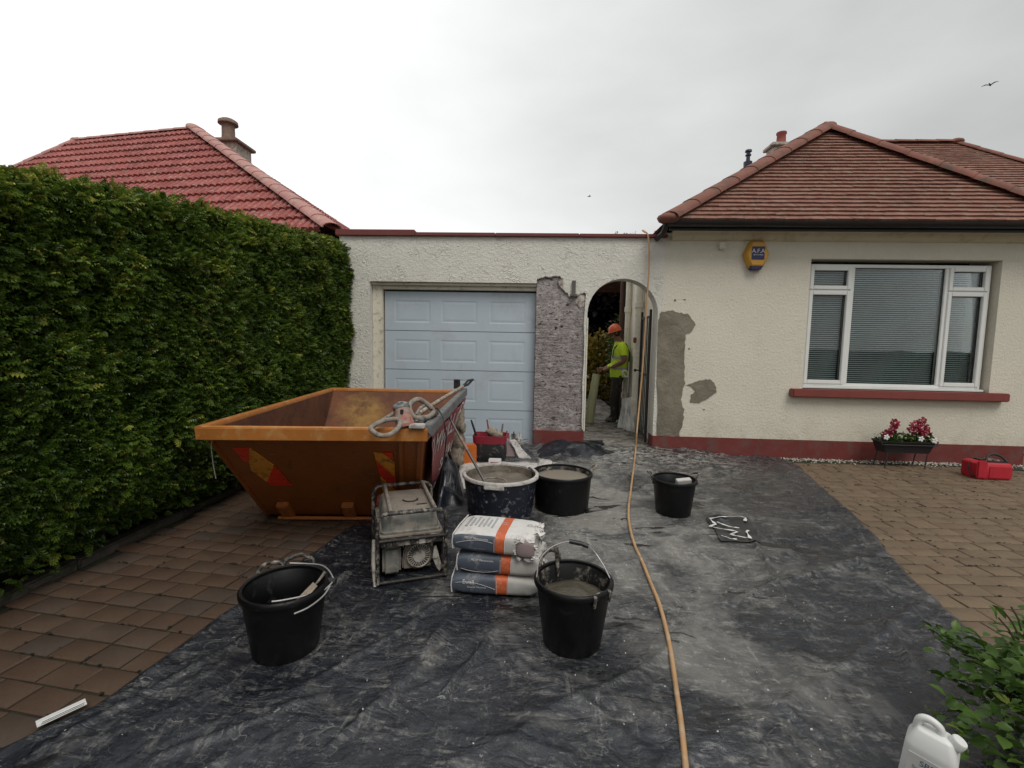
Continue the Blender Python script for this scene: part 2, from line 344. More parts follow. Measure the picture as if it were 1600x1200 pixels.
def tarp():
    n = N('black_polythene')
    x, y = n.xyz(0), n.xyz(1)
    mid = n.noise(3.2, 7, .72, .6)
    c = n.mix(n.ramp(mid, .36, .64), (.006, .008, .013), (.019, .022, .029))
    # dried mortar dust trodden round the mixing tubs
    dx = n.math('DIVIDE', n.math('SUBTRACT', x, .7), 1.05); dy = n.math('DIVIDE', n.math('SUBTRACT', y, 4.2), 2.0)
    dd = n.math('SQRT', n.math('ADD', n.math('MULTIPLY', dx, dx), n.math('MULTIPLY', dy, dy)))
    dust = n.math('ADD', n.ramp(dd, .1, 1.5, .24, -.09), n.noise(1.5, 8, .75, .8))
    dm = n.ramp(dust, .46, .72); c = n.mix(n.math('MULTIPLY', dm, .92), c, (.20, .19, .17))
    dark = n.ramp(n.noise(2.1, 6, .7, .8, vec=n.map(loc=(4, 9, 2))), .54, .66); c = n.mix(n.math('MULTIPLY', dark, .8), c, (.010, .012, .017))
    # smears dragged by boots and tools, in two directions, broken up finely
    fine = n.ramp(n.noise(26, 6, .8, .5), .42, .58)
    for (sc_, rot, loc, lo, hi, amt) in (((1, 4.2, 1), .5, (0, 0, 0), .54, .62, .8), ((5, 1, 1), .25, (3, 1, 0), .555, .635, .7), ((1.2, 5, 1), -.2, (8, 5, 0), .56, .64, .75), ((2.4, 7, 1), 1.1, (1, 7, 0), .555, .63, .8)):
        sm_ = n.noise(3.4, 8, .78, .5, vec=n.map(sc_, (0, 0, rot), loc)); k_ = n.math('MULTIPLY', n.ramp(sm_, lo, hi), n.math('MULTIPLY', n.ramp(dust, .38, .68, .35, 1), fine)); c = n.mix(n.math('MULTIPLY', k_, amt), c, (.33, .32, .295))
    # flecks and splashes
    sk = n.noise(19, 5, .78, 1.6, vec=n.map((1, 2.0, 1), (0, 0, -.5))); skm = n.math('MULTIPLY', n.ramp(sk, .59, .625), n.ramp(n.noise(2.6, 6, .75, vec=n.map(loc=(7, 3, 0))), .49, .60)); c = n.mix(n.math('MULTIPLY', skm, .6), c, (.40, .39, .37))
    cr = n.noise(2.4, 4, .55, 1.1, vec=n.map((1, 1.7, 1), (0, 0, .6), (2, 2, 0))); crl = n.math('MULTIPLY', n.ramp(n.math('ABSOLUTE', n.math('SUBTRACT', cr, .5)), .0, .007, 1, 0), n.ramp(n.noise(9, 4, .7), .48, .6)); c = n.mix(n.math('MULTIPLY', crl, .45), c, (.30, .29, .28))
    wl = n.math('MULTIPLY', n.ramp(y, 5.0, 6.2), n.ramp(n.noise(9, 8, .8, .8, vec=n.map((1, 2.2, 1))), .49, .56)); c = n.mix(n.math('MULTIPLY', n.math('MULTIPLY', wl, n.math('MULTIPLY', n.ramp(x, 2.3, 3.0, 1, .25), n.ramp(x, .2, .9, .25, 1))), .85), c, (.38, .36, .32))
    # wet puddles
    wet = n.ramp(n.noise(1.7, 5, .62, 1.4, vec=n.map((.55, 1.7, 1), loc=(1.3, 8.2, 0))), .61, .63); c = n.mix(wet, c, (.010, .010, .011))
    h = n.math('ADD', n.math('MULTIPLY', n.noise(22, 7, .72, .5), 1.1), n.math('MULTIPLY', n.math('ABSOLUTE', n.math('SUBTRACT', cr, .5)), 4.0))
    h = n.math('ADD', h, n.math('ADD', n.math('MULTIPLY', skm, .5), n.math('MULTIPLY', n.noise(3.4, 3, .5, 1.2, vec=n.map((1, 2.4, 1), (0, 0, .55), (4, 4, 0))), n.ramp(n.noise(1.1, 3, .6, vec=n.map(loc=(6, 2, 0))), .42, .62, .6, 3.6))))
    rr = n.ramp(n.math('ADD', n.math('MULTIPLY', dm, .6), n.math('MULTIPLY', n.noise(7, 6, .75), .6)), .15, .85, .17, .72); rr = n.math('SUBTRACT', rr, n.math('MULTIPLY', wet, .3))
    return n.done(c, rr, 0, n.bump(h, .55, .014), spec=.7)
M['tarp'] = tarp(); M['poly'] = simple('clean_black_polythene', (.010, .012, .018), .28, var=.3, vs=5, dirt=(.10, .10, .10), dirt_amt=.38, dscale=7, bump=.3, bs=14)
# --- skip
def skipm():
    n = N('orange_skip_paint'); c = n.mix(n.ramp(n.noise(2, 5, .6), .3, .7), (.25, .072, .012), (.34, .10, .017))
    c = n.mix(n.ramp(n.noise(5, 7, .75, vec=n.map((1, 1, .6))), .58, .68, 0, .8), c, (.12, .05, .02))
    c = n.mix(n.ramp(n.noise(3, 6, .7, vec=n.map((1.5, 1.5, .5), loc=(2, 4, 1))), .66, .72, 0, .75), c, (.05, .035, .025))
    z = n.xyz(2); c = n.mix(n.math('MULTIPLY', n.ramp(z, .93, .955), n.ramp(n.noise(12, 5, .7), .4, .6, .2, .85)), c, (.42, .24, .07))
    sc = n.ramp(n.noise(9, 4, .7, vec=n.map((1, 1, 12))), .64, .67); c = n.mix(sc, c, (.3, .22, .15))
    run = n.ramp(n.noise(9, 6, .75, vec=n.map((3.5, 3.5, .35), loc=(1, 7, 0))), .57, .68, 0, .7); c = n.mix(run, c, (.075, .032, .014))
    spl = n.ramp(n.noise(26, 4, .75, 1, vec=n.map((1, 1, .7))), .68, .71, 0, .7); c = n.mix(spl, c, (.33, .29, .24))
    return n.done(c, .45, 0, n.bump(n.noise(22, 5, .7), .3, .006))
M['skip'] = skipm(); M['rimo'] = simple('worn_orange_rim', (.40, .145, .028), .5, var=.15, vs=5, dirt=(.45, .24, .08), dirt_amt=.40, dscale=9, bump=.2); M['lug'] = simple('bright_orange_steel', (.42, .135, .03), .5, var=.15, dirt=(.15, .05, .02), dirt_amt=.36)
def skipin():
    n = N('rusty_skip_inside'); c = n.mix(n.ramp(n.noise(3, 6, .7, .4), .35, .65), (.085, .032, .017), (.17, .062, .026))
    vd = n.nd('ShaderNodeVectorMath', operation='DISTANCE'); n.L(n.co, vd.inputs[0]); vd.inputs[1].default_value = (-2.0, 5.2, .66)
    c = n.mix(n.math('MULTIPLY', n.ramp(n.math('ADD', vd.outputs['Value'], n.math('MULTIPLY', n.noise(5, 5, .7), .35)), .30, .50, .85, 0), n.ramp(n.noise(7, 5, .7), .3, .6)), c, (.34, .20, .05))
    return n.done(c, .8, 0, n.bump(n.noise(25, 5, .7), .5, .008))
M['skipin'] = skipin()
M['chev_r'] = simple('red_reflector', (.80, .04, .012), .35, var=.15, dirt=(.2, .06, .02), dirt_amt=.4)
M['chev_y'] = simple('amber_reflector', (.75, .30, .03), .35, var=.15, dirt=(.2, .1, .03), dirt_amt=.4)
M['banner'] = simple('red_banner', (.24, .028, .035), .5, var=.2, vs=3, dirt=(.3, .2, .19), dirt_amt=.36, dscale=10)
M['print'] = simple('white_print', (.62, .60, .58), .6, var=.1)
M['printg'] = simple('grey_print', (.33, .33, .34), .6, var=.1)
M['plank'] = simple('grey_plank', (.15, .15, .15), .6, var=.25, vs=5, dirt=(.10, .10, .10), dirt_amt=.42)
M['plankside'] = simple('dark_plank_side', (.07, .07, .075), .6, var=.2)
M['cement'] = simple('cement_coated', (.25, .22, .185), .85, var=.25, vs=20, dirt=(.10, .085, .07), dirt_amt=.42, dscale=30, bump=.8)
M['cementdk'] = simple('cement_splashed_black', (.022, .019, .017), .55, var=.3, vs=20, dirt=(.30, .27, .23), dirt_amt=.44, dscale=26, bump=.6)
M['motor'] = simple('orange_red_motor', (.26, .065, .04), .5, var=.2, dirt=(.27, .23, .19), dirt_amt=.52, dscale=16)
M['capblack'] = simple('dusty_black_cap', (.03, .032, .036), .4, var=.2, dirt=(.32, .32, .32), dirt_amt=.46, dscale=26)
M['gen_dust'] = simple('dusty_tank', (.235, .20, .165), .8, var=.2, vs=9, dirt=(.14, .115, .09), dirt_amt=.42, dscale=18, bump=.3)
M['gen_side'] = simple('grey_tank_side', (.14, .14, .125), .6, var=.25, vs=8, dirt=(.28, .25, .21), dirt_amt=.45, dscale=12)
M['gen_metal'] = simple('dusty_dark_metal', (.022, .019, .016), .6, var=.3, vs=10, dirt=(.12, .10, .085), dirt_amt=.36, dscale=20, bump=.4)
M['gen_red'] = simple('red_tank', (.16, .02, .018), .5, dirt=(.25, .2, .17), dirt_amt=.44)
M['genlight'] = simple('dusty_alloy', (.42, .39, .34), .6, var=.2, dirt=(.12, .1, .08), dirt_amt=.45, dscale=20)
M['bucket'] = simple('black_rubber_bucket', (.0035, .0035, .004), .38, var=.2, dirt=(.02, .019, .018), dirt_amt=.34, dscale=16, bump=.12, bs=30, spec=.3)
M['bucket_in'] = simple('bucket_mortar_smear', (.006, .006, .006), .5, var=.2, dirt=(.20, .18, .15), dirt_amt=.42, dscale=13, spec=.3)
M['tubblue'] = simple('dark_blue_tub', (.010, .013, .023), .45, var=.2, dirt=(.36, .36, .37), dirt_amt=.36, dscale=19)
M['rimwhite'] = simple('mortar_white_rim', (.50, .48, .45), .6, var=.1, dirt=(.28, .25, .21), dirt_amt=.45)
def mortar(name, a, b):
    n = N(name); c = n.mix(n.ramp(n.noise(6, 5, .65, .6), .35, .65), a, b)
    return n.done(c, .5, 0, n.bump(n.noise(14, 5, .7, .5), .8, .02))
M['mortar'] = mortar('wet_mortar', (.11, .092, .07), (.20, .17, .135)); M['mortardk'] = mortar('dark_wet_mortar', (.06, .05, .035), (.11, .095, .07))
M['mortarsm'] = simple('smooth_mortar', (.22, .19, .15), .35, var=.06, vs=4)
M['wire'] = simple('galvanised_wire', (.38, .37, .36), .4, .5, var=.1)
M['blackplastic'] = simple('black_plastic', (.018, .018, .02), .45, var=.2, dirt=(.2, .19, .17), dirt_amt=.37)
M['wood'] = simple('worn_wood', (.24, .185, .13), .7, var=.2, dirt=(.4, .37, .33), dirt_amt=.45)
M['steel'] = simple('dull_steel', (.13, .12, .11), .5, .4, var=.2)
M['bag_navy'] = simple('slate_bag_paper', (.07, .083, .108), .5, var=.12, vs=8, dirt=(.24, .24, .24), dirt_amt=.38, dscale=12, bump=.25, bs=14)
M['bag_white'] = simple('white_bag_paper', (.60, .58, .55), .6, var=.1, vs=8, dirt=(.38, .35, .31), dirt_amt=.4, dscale=10, bump=.25, bs=14)
M['bag_grey'] = simple('dusty_bag_paper', (.44, .43, .40), .65, var=.15, vs=8, dirt=(.42, .39, .35), dirt_amt=.45, dscale=10, bump=.3, bs=14)
M['bag_or'] = simple('orange_bag_stripe', (.50, .10, .03), .5, var=.12, vs=8, dirt=(.5, .3, .2), dirt_amt=.36, bump=.25, bs=14)
M['mauve'] = simple('mauve_plaster_powder', (.24, .185, .18), .8, var=.08)
M['hose'] = simple('amber_hose', (.42, .25, .12), .4, var=.15, vs=6, dirt=(.45, .36, .26), dirt_amt=.4)
M['white'] = simple('white_plastic', (.66, .66, .64), .4, var=.05)
M['whitedirty'] = simple('dusty_white_sheet', (.50, .48, .45), .7, var=.15, dirt=(.2, .19, .17), dirt_amt=.4, dscale=12)
M['yellow'] = simple('alarm_yellow', (.52, .27, .03), .4, var=.05); M['navy'] = simple('navy_print', (.012, .013, .07), .4)
M['redbag'] = simple('bright_red_fabric', (.42, .012, .025), .6, var=.15); M['maroon'] = simple('crimson_bucket', (.24, .015, .03), .5)
M['orange'] = simple('orange_plastic', (.50, .12, .015), .45, var=.1)
M['gold'] = simple('yellow_plastic', (.62, .33, .01), .45)
M['beige'] = simple('beige_rag', (.30, .25, .19), .9, var=.3, vs=12, dirt=(.12, .1, .08), dirt_amt=.45, bump=.8)
M['bark'] = simple('bark', (.05, .035, .022), .9, var=.3, bump=.8)
M['skin'] = simple('skin', (.20, .095, .06), .55, var=.06); M['hivis'] = simple('hi_vis_yellow', (.60, .82, .03), .65, var=.12, vs=9, bump=1.0, bs=16)
M['hivisg'] = simple('hi_vis_vest', (.50, .70, .03), .65, var=.15, vs=8, dirt=(.25, .3, .1), dirt_amt=.38, bump=1.0, bs=14)
M['tape'] = simple('grey_tape', (.38, .38, .33), .5); M['trouser'] = simple('dark_trousers', (.026, .021, .018), .85, var=.3, dirt=(.10, .09, .08), dirt_amt=.38, bump=1.0, bs=12)
M['helmet'] = simple('orange_helmet', (.62, .11, .035), .35, var=.04); M['hair'] = simple('dark_hair', (.012, .009, .007), .8)
M['palegreen'] = simple('pale_green_tube', (.36, .37, .22), .5, var=.08); M['brown'] = simple('brown_pipe', (.07, .03, .02), .6)
M['eye'] = simple('dark_eye', (.01, .01, .01), .3); M['birdm'] = simple('bird_feathers', (.05, .05, .05), .8)
def leaf(name, c1, c2, c3, rough=.45, trans=.25):
    n = N(name); r = n.attr('rnd'); c = n.mix(r, c1, c2); c = n.mix(n.ramp(r, .8, 1.0), c, c3)
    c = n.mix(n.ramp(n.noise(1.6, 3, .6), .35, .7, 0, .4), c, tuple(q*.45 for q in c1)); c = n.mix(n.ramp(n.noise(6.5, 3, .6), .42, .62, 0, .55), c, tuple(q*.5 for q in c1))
    n.done(c, rough); n.b.inputs['Specular IOR Level'].default_value = .35
    tr = n.nd('ShaderNodeBsdfTranslucent'); n.L(c, tr.inputs[0]); ms = n.nd('ShaderNodeMixShader'); ms.inputs[0].default_value = trans
    n.L(n.b.outputs[0], ms.inputs[1]); n.L(tr.outputs[0], ms.inputs[2]); n.L(ms.outputs[0], n.o.inputs[0]); return n.m
M['hedge'] = leaf('conifer_hedge_leaf', (.055, .108, .014), (.18, .275, .035), (.42, .44, .08), .36)
M['hedgetop'] = leaf('conifer_top_leaf', (.15, .23, .03), (.32, .38, .05), (.48, .42, .10))
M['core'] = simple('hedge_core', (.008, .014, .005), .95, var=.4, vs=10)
M['shrub'] = leaf('broad_shrub_leaf', (.045, .10, .014), (.12, .22, .03), (.28, .33, .06), .4, .3)
M['purple'] = leaf('purple_tree_leaf', (.010, .003, .006), (.022, .007, .011), (.04, .012, .018), .6, .1)
M['copper'] = leaf('copper_hedge_leaf', (.24, .24, .05), (.60, .36, .07), (.55, .22, .06))
M['green'] = leaf('green_bush_leaf', (.06, .11, .03), (.13, .20, .06), (.25, .3, .14))
M['flower'] = leaf('pink_flower_petal', (.42, .03, .07), (.60, .09, .16), (.75, .35, .38), .6, .2)

# ---------------- foliage ----------------
def tri_mesh(name, tv, tf, pos, rot, sc, rnd, mat, parent=None, world=True, kind='stuff', label=None):
    n = len(pos); nv = len(tv); nf = len(tf)
    v = np.einsum('nij,kj->nki', rot, tv)*np.asarray(sc)[:, None, None] + pos[:, None, :]
    v = v.reshape(-1, 3).astype(np.float32); f = (tf[None, :, :] + (np.arange(n)*nv)[:, None, None]).reshape(-1).astype(np.int32)
    me = bpy.data.meshes.new(name); me.vertices.add(n*nv); me.vertices.foreach_set('co', v.ravel())
    me.loops.add(n*nf*3); me.loops.foreach_set('vertex_index', f); me.polygons.add(n*nf)
    me.polygons.foreach_set('loop_start', np.arange(0, n*nf*3, 3, dtype=np.int32)); me.polygons.foreach_set('loop_total', np.full(n*nf, 3, dtype=np.int32))
    me.update(calc_edges=True)
    a = me.attributes.new('rnd', 'FLOAT', 'POINT'); a.data.foreach_set('value', np.repeat(np.asarray(rnd, dtype=np.float32), nv))
    me.materials.append(mat); o = bpy.data.objects.new(name, me); COL.objects.link(o)
    return put(o, parent, world, label, kind)
def frames(u, roll):
    """rotation matrices whose x axis is u, rolled by roll"""
    u = u/np.linalg.norm(u, axis=1)[:, None]; up = np.tile([0, 0, 1.0], (len(u), 1)); up[np.abs(u[:, 2]) > .95] = [1, 0, 0]
    a = np.cross(up, u); a /= np.linalg.norm(a, axis=1)[:, None]; b = np.cross(u, a)
    c, s = np.cos(roll)[:, None], np.sin(roll)[:, None]
    return np.stack([u, a*c+b*s, -a*s+b*c], axis=2)
def spray_template():
    vs = []; fs = []
    def q(x): return -0.35*x*x*10*.35
    st = [0, .03, .06, .09]
    for x in st: vs += [(x, -.004*(1-x*8), q(x)), (x, .004*(1-x*8), q(x))]
    for i in range(3): a = 2*i; fs += [(a, a+1, a+3), (a, a+3, a+2)]
    for i, x in enumerate((.012, .03, .048, .066)):
        L_ = .034*(1-i*.17)
        for s in (-1, 1):
            n = len(vs); vs += [(x, 0, q(x)), (x+L_*.75, s*L_*.8, q(x)-.012), (x+L_*.25, s*L_*.62, q(x)+.003)]; fs.append((n, n+1, n+2))
            n = len(vs); vs += [(x, 0, q(x)), (x+L_*.75, s*L_*.8, q(x)-.012), (x+.010+L_*.45, s*L_*.35, q(x)-.002)]; fs.append((n, n+2, n+1))
    return np.array(vs), np.array(fs)
def leaf_template(w_=.5, serr=False):
    pts = [(0, 0), (.25, w_*.38), (.5, w_*.5), (.78, w_*.34), (1, 0), (.78, -w_*.34), (.5, -w_*.5), (.25, -w_*.38)]
    if serr:
        pts = [(0, 0), (.16, w_*.30), (.22, w_*.27), (.36, w_*.50), (.42, w_*.43), (.58, w_*.52), (.63, w_*.42), (.8, w_*.32), (.84, w_*.2), (1, 0),
               (.84, -w_*.2), (.8, -w_*.32), (.63, -w_*.42), (.58, -w_*.52), (.42, -w_*.43), (.36, -w_*.50), (.22, -w_*.27), (.16, -w_*.30)]
    vs = [(.5, 0, .02)]+[(x, y, abs(y)*.35 - .25*(x-.5)**2*1.0) for x, y in pts]; n = len(pts)
    return np.array(vs), np.array([(0, 1+i, 1+(i+1) % n) for i in range(n)])
def crown(name, mat, parent, c, rad, n, size, seed, tmpl, shell=.45, gaps=.0, label=None):
    g = np.random.default_rng(seed); d = g.normal(size=(n*2, 3)); d /= np.linalg.norm(d, axis=1)[:, None]
    r = shell+(1-shell)*g.random(n*2)**.6
    nn = np.array([mn.noise(Vector((*(q*2.2), )) + Vector((seed, 0, 0))) for q in d]); keep = nn > gaps-.55*g.random(n*2)
    d = d[keep][:n]; r = r[keep][:n]*(1+.35*nn[keep][:n]); pos = np.array(c)+d*r[:, None]*np.array(rad)
    u = d*np.array([1, 1, .6])+g.normal(scale=.7, size=d.shape); u[:, 2] += .1
    return tri_mesh(name, *tmpl, pos, frames(u, g.uniform(-1.2, 1.2, len(d))), size*g.uniform(.6, 1.25, len(d)), np.clip(.5*r/r.max()+.4*g.random(len(d))-.1, 0, 1), mat, parent, label=label)

# ---------------- ground, paving ----------------
TX0 = -2.98        # kerb line
g = B(); g.box(-400, 400, -400, 400, -.10, -.045); g.build('ground', M['ground'], kind='structure')
def dry_edge(y, left):
    if left: pts = [(-2.2, 0.0), (-1.98, 1.35), (-1.76, 1.65), (-1.70, 2.1), (-1.66, 2.42), (-1.56, 3.0), (-1.44, 3.72), (-1.30, 4.5), (-1.2, 6.46)]; key = 1
    else: pts = [(2.15, 0.0), (2.27, 1.6), (2.36, 2.38), (2.55, 3.13), (2.77, 3.75), (2.99, 4.38), (3.22, 5.3), (3.47, 6.12), (3.42, 6.3), (3.4, 6.46)]
    xs = [p[0] for p in pts]; ys = [p[1] for p in pts]
    return float(np.interp(y, ys, xs))
PW, PL = .140, .205
def paver_mesh(wx, wy, seed):
    random.seed(seed); b = B(); c = .009; h = .03
    def pt(x, y, z, j): return (x+random.uniform(-j, j), y+random.uniform(-j, j), z)
    o = [(-wx/2, -wy/2), (wx/2, -wy/2), (wx/2, wy/2), (-wx/2, wy/2)]
    vs = [pt(x, y, -h, .001) for x, y in o]+[pt(x, y, -c*.7, .0015) for x, y in o]+[pt(x*(1-2*c/wx), y*(1-2*c/wy), 0, .0018) for x, y in o]
    fs = [(0, 1, 5, 4), (1, 2, 6, 5), (2, 3, 7, 6), (3, 0, 4, 7), (4, 5, 9, 8), (5, 6, 10, 9), (6, 7, 11, 10), (7, 4, 8, 11), (8, 9, 10, 11)]
    return b.add(vs, fs)
def paving(name, rot, org, inside, near, mat, nmax, label):
    bed = B(); ground_o = None
    s = thing(name, None, None, (0, 0, 0), 0, kind='structure'); s['label'] = label
    variants = []
    for k in range(6):
        L_ = [PL, PL, PL*.75, PL, PL, PL*.75][k]; variants.append((L_, paver_mesh(L_-.010, PW-.010, 20+k).mesh('paver', mat, 40)))
    random.seed(11); cells = []
    c, s_ = math.cos(rot), math.sin(rot)
    for j in range(-50, 70):
        x = -8+random.uniform(0, .2)
        while x < 10:
            k = random.choice([0, 1, 3, 4, 2, 5] if random.random() < .5 else [0, 1, 3, 4]); L_ = variants[k][0]; lx, ly = x+L_/2, j*PW; x += L_
            X, Y = org[0]+lx*c-ly*s_, org[1]+lx*s_+ly*c
            if inside(X, Y): cells.append((near(X, Y), X, Y, k))
    cells.sort(); rest = B(); n0 = 0
    at = []
    for i, (d, X, Y, k) in enumerate(cells):
        rz = rot+random.uniform(-.008, .008)+(math.pi if random.random() < .5 else 0); z = random.uniform(-.003, .002); tx, ty = random.uniform(-.012, .012), random.uniform(-.015, .015)
        if i < nmax:
            o = bpy.data.objects.new('paver', variants[k][1]); COL.objects.link(o); o.parent = s
            o.location = (X, Y, z); o.rotation_euler = (tx, ty, rz)
        else:
            b = paver_mesh(variants[k][0]-.010, PW-.010, 100+i); Mx = Matrix.LocRotScale(Vector((X, Y, z)), Euler((tx, ty, rz)), None)
            rest.M = Mx; rest.add(b.v, b.f); at += [random.random()]*12
    gm = np.random.default_rng(3); mp_ = []
    for (d, X, Y, k) in cells:
        if gm.random() < .42:
            t0 = gm.uniform(-.5, .5); L_ = gm.uniform(.01, .07)
            for q in range(gm.integers(3, 9)):
                lx = PL*t0+gm.uniform(-L_, L_); ly = -PW/2+gm.normal(0, .0045)
                if gm.random() < .2: lx = -PL/2+gm.normal(0, .004); ly = gm.uniform(-PW/2, 0)
                mp_.append((X+lx*c-ly*s_, Y+lx*s_+ly*c, .0005))
    mp_ = np.array(mp_); bb = B(); bb.ball((0, 0, 0), 1, .6, .32, 6, 4); tf = [(f[0], f[i], f[i+1]) for f in bb.f for i in range(1, len(f)-1)]
    u = np.stack([gm.normal(1, .3, len(mp_)), gm.normal(0, .35, len(mp_)), gm.normal(0, .05, len(mp_))], 1)
    tri_mesh('joint_moss', np.array(bb.v), np.array(tf), mp_, frames(u, gm.uniform(-.2, .2, len(mp_))), gm.uniform(.003, .011, len(mp_)), gm.random(len(mp_)), M['moss'], s, False, label='dark moss and dirt in the paving joints')
    if at:
        rest.M = Matrix(); o = rest.build('pavers', mat, s, smooth=40, kind='stuff')
        a = o.data.attributes.new('rnd', 'FLOAT', 'POINT'); a.data.foreach_set('value', at)
    return s
pl = paving('left_driveway', R(-7), (-2.2, 2.0), lambda x, y: -2.93 < x < dry_edge(y, True)+.35 and .6 < y < 6.45, lambda x, y: math.hypot(x+1.9, y-1.9)-(0 if y < 3.75 else -2), M['pav_l'], 290, 'dark red and brown block paving between the hedge kerb and the black sheet, under the skip')
pr_ = paving('right_driveway', R(1.5), (3.0, 2.0), lambda x, y: dry_edge(y, False)-.3 < x < 8.2 and .8 < y < 6.28, lambda x, y: abs(y-.0) + (0 if x < 7 else 5) + (3 if y < 2.2 else 0), M['pav_r'], 290, 'buff block paving in front of the bungalow window')
b = B(); b.box(-2.95, dry_edge(0, False)+8, -.6, 6.5, -.045+.001, -.012); b.build('paving_bed', M['joint'], kind='structure')
# kerb and hedge bed
k = thing('kerb', None, None, (-3.02, 0, 0), kind='structure'); k['label'] = 'concrete edging between hedge and paving'
y = -.9
while y < 6.4:
    b = B(); b.box(-3.055+random.uniform(-.004, .004), -2.955, y+.004, y+.91, -.04, .045+random.uniform(-.004, .004)); b.build('kerb_stone', M['kerb'], k, bevel=.012, smooth=40, world=True); y += .915
b = B(); b.box(-6.5, -3.06, -3, 6.45, -.044, .01); b.build('hedge_bed', M['soil'], kind='structure')
# gravel margin
def pebbles():
    gg = np.random.default_rng(5); n = 1500; tv = []; 
    bb = B(); bb.ball((0, 0, 0), 1, .75, .6, 6, 4); tv = np.array(bb.v); tf = []
    for f in bb.f:
        for i in range(1, len(f)-1): tf.append((f[0], f[i], f[i+1]))
    x = gg.uniform(2.7, 8.2, n); yy = 6.5-np.abs(gg.normal(0, .075, n)); yy = np.clip(yy, 6.22, 6.49)
    pos = np.stack([x, yy, gg.uniform(-.004, .016, n)], 1); u = gg.normal(size=(n, 3)); u[:, 2] *= .3
    o = tri_mesh('gravel_margin', tv, np.array(tf), pos, frames(u, gg.uniform(0, 6, n)), gg.uniform(.006, .015, n), gg.random(n), M['pebble'], None, False)
    o['label'] = 'loose pale pebbles along the foot of the bungalow wall'
pebbles()
b = B(); b.box(1.72, 8.3, 6.28, 6.55, -.044, -.004); b.build('gravel_bed', M['joint'], kind='structure')
b = B(); b.box(.45, 1.78, 6.56, 16, -.044, .095); b.build('alley_path', M['alley'], kind='structure')
b = B(); b.box(-3, 22, 12.0, 40, -.043, .05); b.build('back_garden', M['soil'], kind='structure')

# ---------------- garage with its arch ----------------
random.seed(3)
gar = thing('garage', 'low flat-roofed garage linking two bungalows, with pale blue door and arched passage', 'garage', (-.5, 6.5, 0))
Y0, Y1 = 6.5, 6.74
GX0, GX1 = -2.80, 1.72; ox0, ox1, oz = -2.37, -.012, 2.365
AX0, AX1, AZ, AR = .70, 1.665, 1.96, .4825
acx = (AX0+AX1)/2
def archpts(x0, x1, zs, r, n=18): return [((x0+x1)/2-(x1-x0)/2*math.cos(math.pi*i/n), zs+r*math.sin(math.pi*i/n)) for i in range(n+1)]
ap = archpts(AX0, AX1, AZ, AR)
wall = B()
wall.prism([(GX0, -.04), (ox0, -.04), (ox0, 2.99), (GX0, 2.99)], Y0, Y1)
wall.prism([(ox0, oz), (ox1, oz), (ox1, 2.99), (ox0, 2.99)], Y0, Y1)
# harling layer beside and over the arch, ragged where it has been hacked off the pier
rag = [(ox1, 2.43), (.04, 2.445), (.10, 2.465), (.17, 2.46), (.24, 2.475), (.31, 2.465), (.332, 2.43), (.343, 2.36), (.352, 2.30), (.375, 2.262), (.42, 2.235), (.445, 2.19), (.50, 2.192), (.56, 2.205), (.60, 2.235), (.645, 2.25), (.69, 2.235), (.705, 2.20)]
rag = [(x+(random.uniform(-.003, .003) if 0 < i < len(rag)-1 else 0), z+random.uniform(-.006, .006)) for i, (x, z) in enumerate(rag)]
def arch_z(x): 
    q = (x-acx)/(AX1-acx); return AZ+AR*math.sqrt(max(0, 1-q*q))
rows = [(ox1, 2.99)]+[(ox1, 2.43)]
top = [(x, 2.99) for x, z in rag]
for (xa, za), (xb, zb) in zip(rag[:-2], rag[1:-1]): wall.prism([(xa, za), (xb, zb), (xb, 2.99), (xa, 2.99)], Y0, Y0+.028)
# strip of harling that survives between bare pier and arch edge
edge = [(.672, 2.232), (.665, 2.1), (.66, 1.95), (.655, 1.8), (.668, 1.6), (.672, 1.3), (.66, 1.0), (.67, .7), (.668, .45), (.676, .33)]
xa = rag[-2][0]
wall.prism([(xa, rag[-2][1]), (.70, 2.235), (.70, 2.99), (xa, 2.99)], Y0, Y0+.028)
pts = [(.70, AZ)]+[(x, z) for x, z in ap if z > AZ and z < 2.235 and x < acx]
stripR = [(.70, .33), (.70, AZ)]
lastx = .70
for i in range(len(ap)//2):       # wedge columns over the arch, left half then right half
    pass
for (xa, za), (xb, zb) in zip(ap[:-1], ap[1:]): wall.prism([(xa, za), (xb, zb), (xb, 2.99), (xa, 2.99)], Y0, Y1)
wall.prism([(AX1, .27), (GX1, .27), (GX1, 2.99), (AX1, 2.99)], Y0, Y1)
for (xa, za), (xb, zb) in zip(edge[:-1], edge[1:]): wall.prism([(xa, za), (.70, za), (.70, zb), (xb, zb)], Y0, Y0+.028)
wall.build('wall', M['harl_garage'], gar, world=True)
b = B(); b.prism([(ox1, -.04), (.70, -.04), (.70, 2.99), (ox1, 2.99)], Y0+.028, Y1); b.build('stripped_pier', M['pier'], gar, world=True, label='bare mauve-grey pier with the render hacked off')
